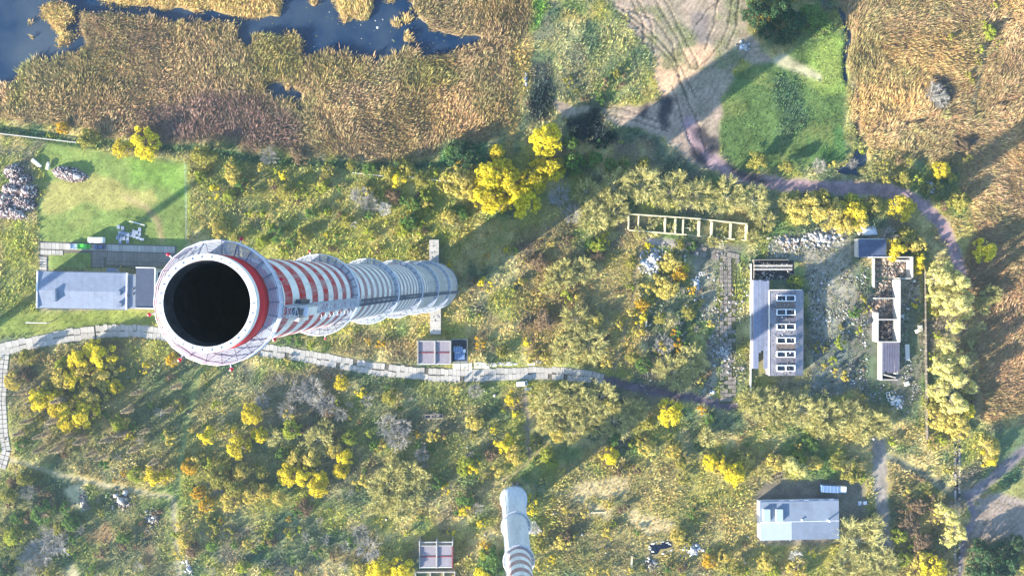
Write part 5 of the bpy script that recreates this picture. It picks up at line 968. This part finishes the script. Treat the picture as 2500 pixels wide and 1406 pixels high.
KIND = {
 'Y': dict(form='leafy', h=1.5, a=(.56, .44, .05), b=(.88, .76, .05), n='bright yellow leafy tree', obj='yellow_tree', cat='tree'),
 'L': dict(form='leafy', h=1.5, a=(.52, .42, .09), b=(.66, .56, .15), n='pale gold thinning tree', obj='gold_tree', cat='tree'),
 'T': dict(form='leafy', h=1.3, a=(.60, .36, .03), b=(.68, .48, .05), n='orange gold leafy shrub', obj='orange_shrub', cat='shrub'),
 'O': dict(form='leafy', h=1.4, a=(.28, .27, .06), b=(.42, .38, .09), n='olive yellow leafy tree', obj='olive_tree', cat='tree'),
 'G': dict(form='leafy', h=1.3, a=(.09, .19, .05), b=(.20, .30, .07), n='green leafy shrub', obj='green_shrub', cat='shrub'),
 'V': dict(form='leafy', h=1.3, a=(.30, .36, .05), b=(.44, .46, .07), n='lime green leafy tree', obj='lime_tree', cat='tree'),
 'D': dict(form='leafy', h=1.5, a=(.035, .085, .045), b=(.08, .15, .06), n='dark green dense tree', obj='dark_tree', cat='tree'),
 'P': dict(form='leafy', h=2.6, low=.3, a=(.52, .50, .15), b=(.76, .70, .27), n='tall pale yellow green poplar', obj='poplar', cat='tree', bark='pale'),
 'K': dict(form='leafy', h=1.2, a=(.22, .15, .09), b=(.34, .24, .14), n='rusty brown bush', obj='brown_bush', cat='shrub'),
 'W': dict(form='willow', h=1.2, lift=.9, leaves=420, a=(.52, .48, .17), b=(.70, .65, .28), bark='pale', n='pale straw coloured twiggy willow', obj='willow', cat='tree'),
 'B': dict(form='bare', h=1.1, lift=.9, leaves=0, a=(.3, .3, .3), b=(.4, .4, .4), bark='grey', n='leafless grey twiggy shrub', obj='bare_shrub', cat='shrub'),
 'I': dict(form='bare', h=1.1, lift=.9, leaves=0, a=(.3, .3, .3), b=(.4, .4, .4), bark='white', n='leafless whitish shrub', obj='white_shrub', cat='shrub'),
 'C': dict(form='cone', h=7.0, a=(.34, .28, .17), b=(.48, .39, .25), n='slender brownish columnar poplar', obj='columnar_poplar', cat='tree', bark='grey'),
}
TREES = '''Y 345 350 30|Y 295 362 21|O 212 338 32|T 150 312 17|O 495 377 29|B 655 382 25|K 730 382 21|O 855 402 18|V 118 332 10|Y 690 425 12|V 675 412 14|O 800 412 16|L 560 398 14|L 640 410 14
O 950 425 24|Y 965 432 20|O 990 412 24|V 1063 420 14|V 1095 428 16|D 1130 380 42|G 1105 372 22|L 1120 440 38|T 1120 397 7|Y 1212 372 17|Y 1226 405 17|G 905 415 18|O 1030 440 20
Y 1200 432 36|Y 1185 474 36|Y 1240 446 34|Y 1300 445 30|Y 1345 415 26|Y 1278 490 32|Y 1212 500 24|L 1148 468 24|Y 1318 415 22|Y 1335 340 37|O 1365 400 18
G 1402 396 28|G 1450 390 19|G 1490 402 18|G 1523 402 15|O 1572 400 18|V 1515 348 9|G 1395 350 18|D 1470 350 16
D 1848 32 32|D 1900 20 36|D 1935 62 38|D 1872 72 26|G 1985 40 42|G 2010 60 30|D 1915 90 22|G 1840 10 22
V 2420 78 18|V 2402 60 14|V 2430 14 11|O 2442 106 12|O 2325 95 14|O 2366 186 13|V 2395 120 12|O 2366 388 14|Y 2300 415 20|O 2345 490 28|O 1850 395 28|O 1922 408 22|V 2110 368 11|O 2160 402 12|O 2222 398 14|O 2205 430 20|V 2240 440 16|B 2285 225 26|B 2300 245 22|K 2195 390 14|O 2390 150 12|W 2310 280 16|B 2085 400 18|B 2000 405 20|L 2030 400 12|O 2375 200 12|K 2350 355 18
B 1365 480 34|W 1432 468 38|W 1500 458 40|W 1570 450 42|W 1642 468 46|W 1710 476 44|W 1780 478 44|W 1842 488 44|W 1445 530 40|W 1505 515 34|W 1870 540 28|B 1400 520 28|W 1470 495 30|W 1920 500 22|W 1560 570 20|W 1840 580 22|W 1590 548 16|W 1640 556 15|W 1690 550 15|W 1760 565 16|W 1805 568 15|W 1605 540 14|W 1740 590 20
L 1985 500 36|L 2030 522 38|Y 2085 520 34|L 1958 516 28|L 2065 548 26|Y 2205 507 30|O 2130 500 26|O 2010 480 26|L 2100 545 22|V 2080 490 20
Y 2190 610 27|L 2235 595 20|Y 2246 632 19|Y 2242 650 17|Y 2405 612 31|B 2168 575 24|G 2178 570 16|O 2215 570 22|L 2205 585 18|L 2250 605 16
P 2298 680 32|P 2335 690 32|P 2290 722 30|P 2328 738 34|P 2352 730 28|P 2305 655 26|P 2332 795 24|P 2312 845 23|P 2300 895 28|P 2340 880 28|P 2330 925 32|P 2298 950 28|P 2368 945 24|P 2330 985 30|L 2330 1020 38|L 2292 1020 30|Y 2352 1005 26|L 2345 1045 24|V 2300 1075 17|L 2415 1095 26|Y 2415 1120 18|W 2420 720 28|W 2400 745 24|O 2280 1090 14|O 2285 760 14|P 2360 760 20|V 2290 820 12|V 2278 870 14|O 2275 985 18
Y 2240 740 11|V 1945 690 19|Y 1240 612 9|Y 1185 695 16|T 1170 838 15|Y 1100 645 8|T 1190 625 9|O 1180 645 7|V 1460 598 24|G 1442 595 18|Y 1478 585 14
W 1370 672 44|W 1422 660 40|W 1338 700 24|W 1410 780 38|W 1380 850 46|W 1440 845 42|Y 1330 703 10|V 1285 640 8|V 1285 686 8|Y 1288 835 9|K 1320 640 26|K 1330 780 30|K 1460 620 22|L 1455 780 20
T 1660 670 22|L 1628 700 24|T 1568 745 19|Y 1562 775 16|O 1612 775 18|O 1682 765 18|L 1640 640 20|O 1598 715 15|V 1705 745 8|L 1605 690 16|Y 1665 655 14|L 1575 700 14|G 1690 600 18|O 1660 600 18|Y 1585 605 12|O 1640 610 14
W 1650 910 58|W 1690 880 40|G 1570 890 22|O 1545 870 20|B 1620 840 26|O 1540 640 20
W 1340 980 42|W 1400 968 48|W 1470 968 44|W 1538 1004 36|W 1370 1030 42|W 1450 1030 44|W 1500 1030 40|W 1560 1000 28|W 1402 1058 30|L 1365 1055 20|L 1490 990 22|W 1430 1000 40|W 1335 1030 28
Y 1637 1008 26|O 1585 1035 18|Y 1490 1115 19|V 1335 1110 22|V 1345 1130 22|L 1580 1092 22|P 1590 1110 16|L 1645 1100 18|Y 1738 1130 17|Y 1795 1155 26|L 1825 1122 18|Y 1790 1172 20|W 1725 1068 26|G 1730 1020 18|T 1715 1000 14|O 1570 1075 14|V 1540 1085 10|Y 1765 1135 22|Y 1810 1140 16|L 1460 1110 14|V 1580 1035 12|O 1660 1130 22|G 1500 1070 18
W 1862 990 46|W 1912 1000 44|W 1960 1002 44|W 2022 1020 44|W 2072 1018 44|W 2112 1030 42|W 2150 1040 36|W 1830 980 30|W 2000 1050 28|W 1900 1030 32|W 2100 1065 26|W 1885 965 28
G 1982 1085 23|L 1950 1090 12|P 1930 1135 22|V 1950 1120 20|O 2080 1155 32|V 2105 1165 18|L 1895 1130 22|P 1955 1150 18|O 2040 1130 22|L 1990 1130 18|V 2180 1080 14|W 1870 1150 24
W 2100 1325 66|W 2068 1380 46|W 2132 1290 36|W 2150 1380 44|W 2080 1290 30|W 2110 1395 40|W 2040 1395 30
V 2198 1310 24|V 2225 1335 12|K 2250 1325 32|P 2320 1262 26|P 2298 1240 18|P 2340 1300 26|P 2318 1320 22|Y 2280 1392 32|D 2450 1370 54|D 2402 1352 36|D 2480 1330 30|D 2432 1402 40|D 2385 1390 28|V 2210 1365 18|K 2220 1280 26|K 2245 1240 22|O 2320 1145 16|L 2250 1370 22|Y 2295 1250 12|B 2330 1240 24|L 2240 1400 20
G 1198 1372 38|V 1185 1355 20|Y 1240 1335 11|T 1185 1333 14|O 1130 1328 9|Y 1182 1402 22|O 1320 1332 19|Y 1302 1248 12|Y 1297 1224 14|Y 1350 1365 11|L 1308 1382 14|O 1345 1322 8|T 1732 1370 17|L 1770 1358 18|O 1800 1392 24|I 1942 1358 20|Y 1985 1353 9|L 1870 1372 20|O 1232 1352 14|W 1240 1185 14|I 1305 1290 18|L 1660 1310 18|K 1385 1310 18|V 1890 1395 20|L 1950 1395 24
V 1140 1130 22|V 1130 1148 18|Y 1155 1140 16|Y 1085 1195 15|G 1068 1180 20|G 1135 1220 20|Y 1130 1240 16|Y 1178 1278 12|Y 1100 1298 10|K 1200 1110 20|L 1215 1145 16
Y 980 1390 26|Y 922 1392 28|V 860 1387 10|L 880 1395 18|Y 948 1402 18
Y 612 1012 23|Y 580 1092 28|Y 502 1062 22|Y 632 1062 18|L 545 1052 15|Y 560 1045 10|T 462 1138 22|T 480 1200 20|T 502 1232 22|T 536 1270 10|O 530 1158 32|O 572 1192 28|L 590 1152 20|L 482 1115 16|L 610 1205 24|L 560 1225 22|O 640 1150 22|L 640 1200 22
Y 705 1160 24|Y 742 1162 26|Y 775 1190 24|Y 782 1170 18|Y 832 1150 19|Y 842 1118 20|V 710 1048 30|W 772 1080 38|W 792 1048 28|W 662 1062 24|V 852 1070 18|V 902 1058 12|T 1020 1060 9|Y 832 935 20|Y 880 957 13|O 955 973 24|L 1112 947 14|B 1160 955 24|Y 1252 972 14|L 1162 1030 18|L 1148 1028 14|Y 1206 1050 10|Y 1230 1082 22|L 1262 1112 24|Y 1258 1008 9|V 870 1190 8|L 760 1120 22|L 812 1095 20|O 1155 1065 12|L 720 1120 18
B 762 950 34|B 792 990 28|B 720 962 24|B 950 1040 34|B 972 1072 30|B 835 1130 14|B 900 1340 38|B 880 1300 24|B 700 1000 24|B 985 1040 24|B 830 1010 24|B 640 980 20|B 1030 1110 24
W 950 1190 56|W 990 1205 48|W 960 1140 26|W 1012 1180 42|W 980 1242 36|W 930 1230 34|W 1000 1150 36|L 880 1180 16
V 735 1292 12|L 680 1217 18|V 592 1385 20|V 620 1345 10|V 640 1392 14|V 660 1400 14|G 570 1330 10|O 700 1295 10|L 600 1330 12|T 705 1268 8|L 710 1310 10|G 640 1330 14|G 730 1245 16|O 560 1300 14|K 740 1240 22|K 660 1320 18
Y 195 880 32|Y 238 868 32|L 150 922 27|Y 178 925 26|Y 96 975 26|Y 125 965 24|Y 140 992 26|Y 165 1012 32|Y 205 1010 28|Y 280 945 19|L 222 965 26|Y 232 985 12|Y 262 932 14|Y 290 890 16|L 205 905 26|O 120 940 24|L 250 915 22|Y 160 1030 20|O 100 1020 16|V 150 890 20
C 330 960 11|C 425 945 10|C 305 1003 11|C 70 985 10|C 60 1030 10|C 95 1065 12|C 130 1100 12|C 190 1080 12|C 255 1075 13|C 215 1110 11|C 320 1100 11|C 45 960 10|C 345 1055 10|C 240 1120 10|C 160 1065 10|C 285 1060 11|C 40 1060 9|C 370 1130 10|C 90 1100 10
V 290 1040 22|V 285 1030 16|G 260 1010 12|Y 315 1068 9|O 62 872 24|T 420 878 18|Y 350 900 11|L 30 930 18|V 330 1160 19|Y 380 1158 26|T 300 1155 10|T 280 1172 6|Y 420 1155 12|O 420 1080 12|G 50 1085 18|K 60 915 18|G 400 1060 14
V 30 1312 24|B 92 1350 42|B 132 1322 38|G 100 1252 30|G 170 1275 22|O 20 1210 24|O 60 1170 20|G 40 1262 22|V 175 1345 12|O 122 1400 18|B 60 1390 30|G 160 1240 16|K 30 1180 18|G 230 1390 16|V 220 1400 14|B 70 1200 24|G 300 1310 22|G 130 1240 14|D 10 1385 30|O 250 1250 12|O 145 1290 18
V 432 1298 15|L 452 1320 20|L 440 1350 15|K 470 1340 20|L 440 1275 12|G 520 1330 18
V 488 430 18|Y 520 470 14|V 560 480 20|G 590 450 16|V 790 455 18|V 740 455 16|O 700 470 24|V 640 590 18|V 655 555 14|G 675 570 20|V 690 610 12|G 760 520 20|B 905 500 30|I 940 510 22|G 900 520 16|V 985 560 20|G 1000 545 26|V 1045 500 14|V 1040 515 12|L 1095 530 18|G 1010 500 18|K 960 480 24|B 880 480 26|O 850 540 22|L 570 430 20|L 530 560 18|O 580 580 18|V 610 520 14|G 1130 520 20|I 860 545 12|V 800 520 12|Y 795 575 7|O 740 580 18|V 715 450 10|G 830 460 14|V 640 520 14
V 855 830 9|T 930 840 14|L 850 800 14|V 760 845 14|G 720 825 20|L 1090 770 9|V 1170 770 6|O 1225 860 18|L 700 880 9|T 900 835 9'''
def place(px, py):
    x, y = px, py
    if x > 2262 and 630 < y < 1090: return ('in the clump behind concrete fence opposite brick ruin rooms', 'fence clump one') if y < 770 else ('in the gap between clumps behind concrete fence', 'fence gap') if y < 870 else ('in the clump behind the far end of concrete fence', 'fence clump two')
    if x > 2170 and y >= 1060: return 'near the broken concrete strip road', 'strip road'
    if x > 1830 and y < 120 and x < 2040: return 'on the corner of the green meadow', 'meadow corner'
    if x > 2040 and y < 480: return 'in or beside the tawny reed bed', 'tawny reeds'
    if x > 1800 and y < 420: return 'along the curved dirt track', 'dirt track'
    if x > 2340: return 'between curved dirt track and tawny reeds', 'tawny reeds edge'
    if 1350 < x < 1935 and 430 < y < 600: return ('beyond the pale foundation walls towards the dirt track', 'beyond foundation') if y < 495 and x > 1530 else ('at the blind end of the pale foundation walls', 'foundation end') if x <= 1530 else ('inside or just before the pale foundation walls', 'foundation inside')
    if x >= 1935 and y < 700: return 'beside the brick ruin and curved track', 'brick ruin'
    if x > 1990 and y > 1190: return 'beside the warehouse', 'warehouse'
    if x > 1815 and 930 < y < 1190: return ('just below the ruined hall', 'below the hall') if x < 1965 and y < 1060 else ('just below the brick ruin', 'below the brick ruin') if y < 1060 else ('just behind the warehouse', 'behind warehouse')
    if 1530 < x < 1830 and 580 < y < 800: return 'in the debris beside the slab lane', 'slab lane'
    if x > 1530 and 800 <= y < 960: return 'at the lower end of the slab lane', 'slab lane end'
    if x > 1280 and 560 < y < 930: return ('in the scrub close to the big chimney shadow', 'shadow side scrub') if y < 735 else ('in the scrub close to the end of slab road', 'slab road side scrub')
    if x > 1280 and 930 <= y < 1080: return ('in the grove beside the small white van', 'van side grove') if x < 1440 else ('in the grove beside the dark end of the road', 'road end grove')
    if x > 1280 and y >= 1080: return 'in waste ground between small chimney and ' + ('rubble pit' if y > 1200 else 'grove'), 'small chimney waste ground' + (' low' if y > 1200 else '')
    if x > 1080 and y > 1160: return 'close to the small chimney', 'small chimney'
    if y < 455 and x > 1130: return 'in the clump at the end of the ditch', 'ditch end clump'
    if y < 455 and x < 1130: return 'along the ditch under the reed bed', 'ditch'
    if 455 <= y < 640: return 'in the weedy field behind the striped chimney', 'weedy field'
    if y < 905 and x > 600: return 'between striped chimney and slab road', 'chimney foot'
    if x < 470 and 830 < y < 1145: return 'in the thicket inside the slab road bend', 'slab road bend'
    if x < 460: return 'beside the sandy footpath and rubble', 'sandy footpath'
    return ('in the thicket right under the slab road', 'upper thicket') if y < 1010 else ('in the thicket around the concrete box pit', 'middle thicket') if y < 1125 else ('in the thicket near the shed with red side wall', 'lower thicket') if x > 700 else ('in the thicket beside the green mown path', 'path thicket')
cache = {}; NV = 4; HSC = {'Y': 1, 'O': 1}
def plant(kind, px, py, rpx):
    s = KIND[kind]; r = rpx / PPM
    small = 1 if rpx < 17 else 0; v = random.randrange(NV); key = (kind, v, small)
    if key not in cache: cache[key] = tree_meshes(kind, s, v, small)
    sz = r * random.uniform(.85, 1.15) * (1.2 if kind in 'YL' else 1); hz = min(s['h'] * r, {'P': 15, 'C': 14, 'W': 6, 'B': 4, 'O': 6.5, 'K': 3, 'G': 5, 'L': 7}.get(kind, 8.5)) * random.uniform(.85, 1.15) / s['h']
    p = at(px, py, hz * s['h'] * .6); w, g = place(px, py); szw = 'broad ' if rpx >= 38 else 'small ' if rpx < 15 else 'mid-sized ' if rpx < 26 else ''
    e = empty(s['obj'], (p.x, p.y, ground_z(p.x, p.y)), random.uniform(0, 6.28), label=szw + s['n'] + ' ' + w, cat=s['cat'], group=s['obj'].replace('_', ' ') + 's: ' + szw + g)
    e.scale = (sz, sz * random.uniform(.88, 1.12), hz)
    for nm, me in zip(('trunk', 'crown') if s['cat'] == 'tree' else ('stems', 'foliage'), cache[key]):
        o = D.objects.new(nm, me); COL.objects.link(o); o.parent = e
spots = [t.split() for ln in TREES.split('\n') for t in ln.split('|')]
for k, x, y, r in spots: plant(k, float(x), float(y), float(r))
# undergrowth filling the thickets
fill = (('450 920 1240 940 1240 1300 860 1300 640 1260 470 1240', 70, 'BBKGOLVGB'), ('1300 1080 1830 1060 1830 1400 1310 1400', 55, 'LOKWVLGO'), ('30 860 450 890 420 1150 60 1120', 40, 'BOCGKLB'), ('-10 1180 400 1240 400 1400 -10 1400', 34, 'GBGKOGK'), ('480 430 1080 430 1040 620 660 620', 44, 'VOGLVOKG'), ('1250 560 1540 600 1540 900 1260 880', 30, 'OKLVOKL'), ('1560 640 1740 640 1740 950 1560 880', 26, 'OGLTKB'), ('2080 380 2350 430 2340 560 2180 470', 12, 'OKGV'), ('470 1240 860 1300 860 1400 460 1400', 26, 'LGKOVB'), ('2180 1120 2320 1200 2320 1400 2190 1400', 20, 'KOLKG'), ('2350 700 2400 740 2400 1000 2370 1000', 10, 'OKW'), ('1380 170 1560 170 1540 250 1360 250', 10, 'GOK'), ('1850 930 2120 960 2120 1000 1850 1000', 10, 'WL'), ('1990 650 2120 700 2110 930 1990 940', 12, 'OGLV'))
for s, n, ks in fill:
    pp = pts(s); xa, xb = min(p[0] for p in pp), max(p[0] for p in pp); ya, yb = min(p[1] for p in pp), max(p[1] for p in pp); c = 0; t = 0
    while c < n and t < n * 12:
        t += 1; x, y = random.uniform(xa, xb), random.uniform(ya, yb)
        if not in_poly(pp, np.array([x]), np.array([y]))[0]: continue
        q = at(x, y); i, j = cell(np.array([q.x]), np.array([q.y]))
        if clear[i[0], j[0]] or zone[i[0], j[0]] in (TRACK, DITCH, SAND): continue
        plant(random.choice(ks), x, y, random.uniform(7, 17)); c += 1
# ------------------------------------------------------------------ thin autumn haze over the whole place
hz = MB().box(-2650, 2650, -2650, 2650, -3.0, H + 3).build('haze', None)
hm = D.materials.new('haze'); hm.use_nodes = True; nn = hm.node_tree.nodes; nn.clear()
pv = nn.new('ShaderNodeVolumePrincipled'); pv.inputs['Color'].default_value = (.6, .83, 1, 1); pv.inputs['Density'].default_value = .00011; pv.inputs['Anisotropy'].default_value = .2
ho = nn.new('ShaderNodeOutputMaterial'); hm.node_tree.links.new(pv.outputs[0], ho.inputs['Volume']); hz.data.materials.clear(); hz.data.materials.append(hm); tag(hz, kind='stuff')
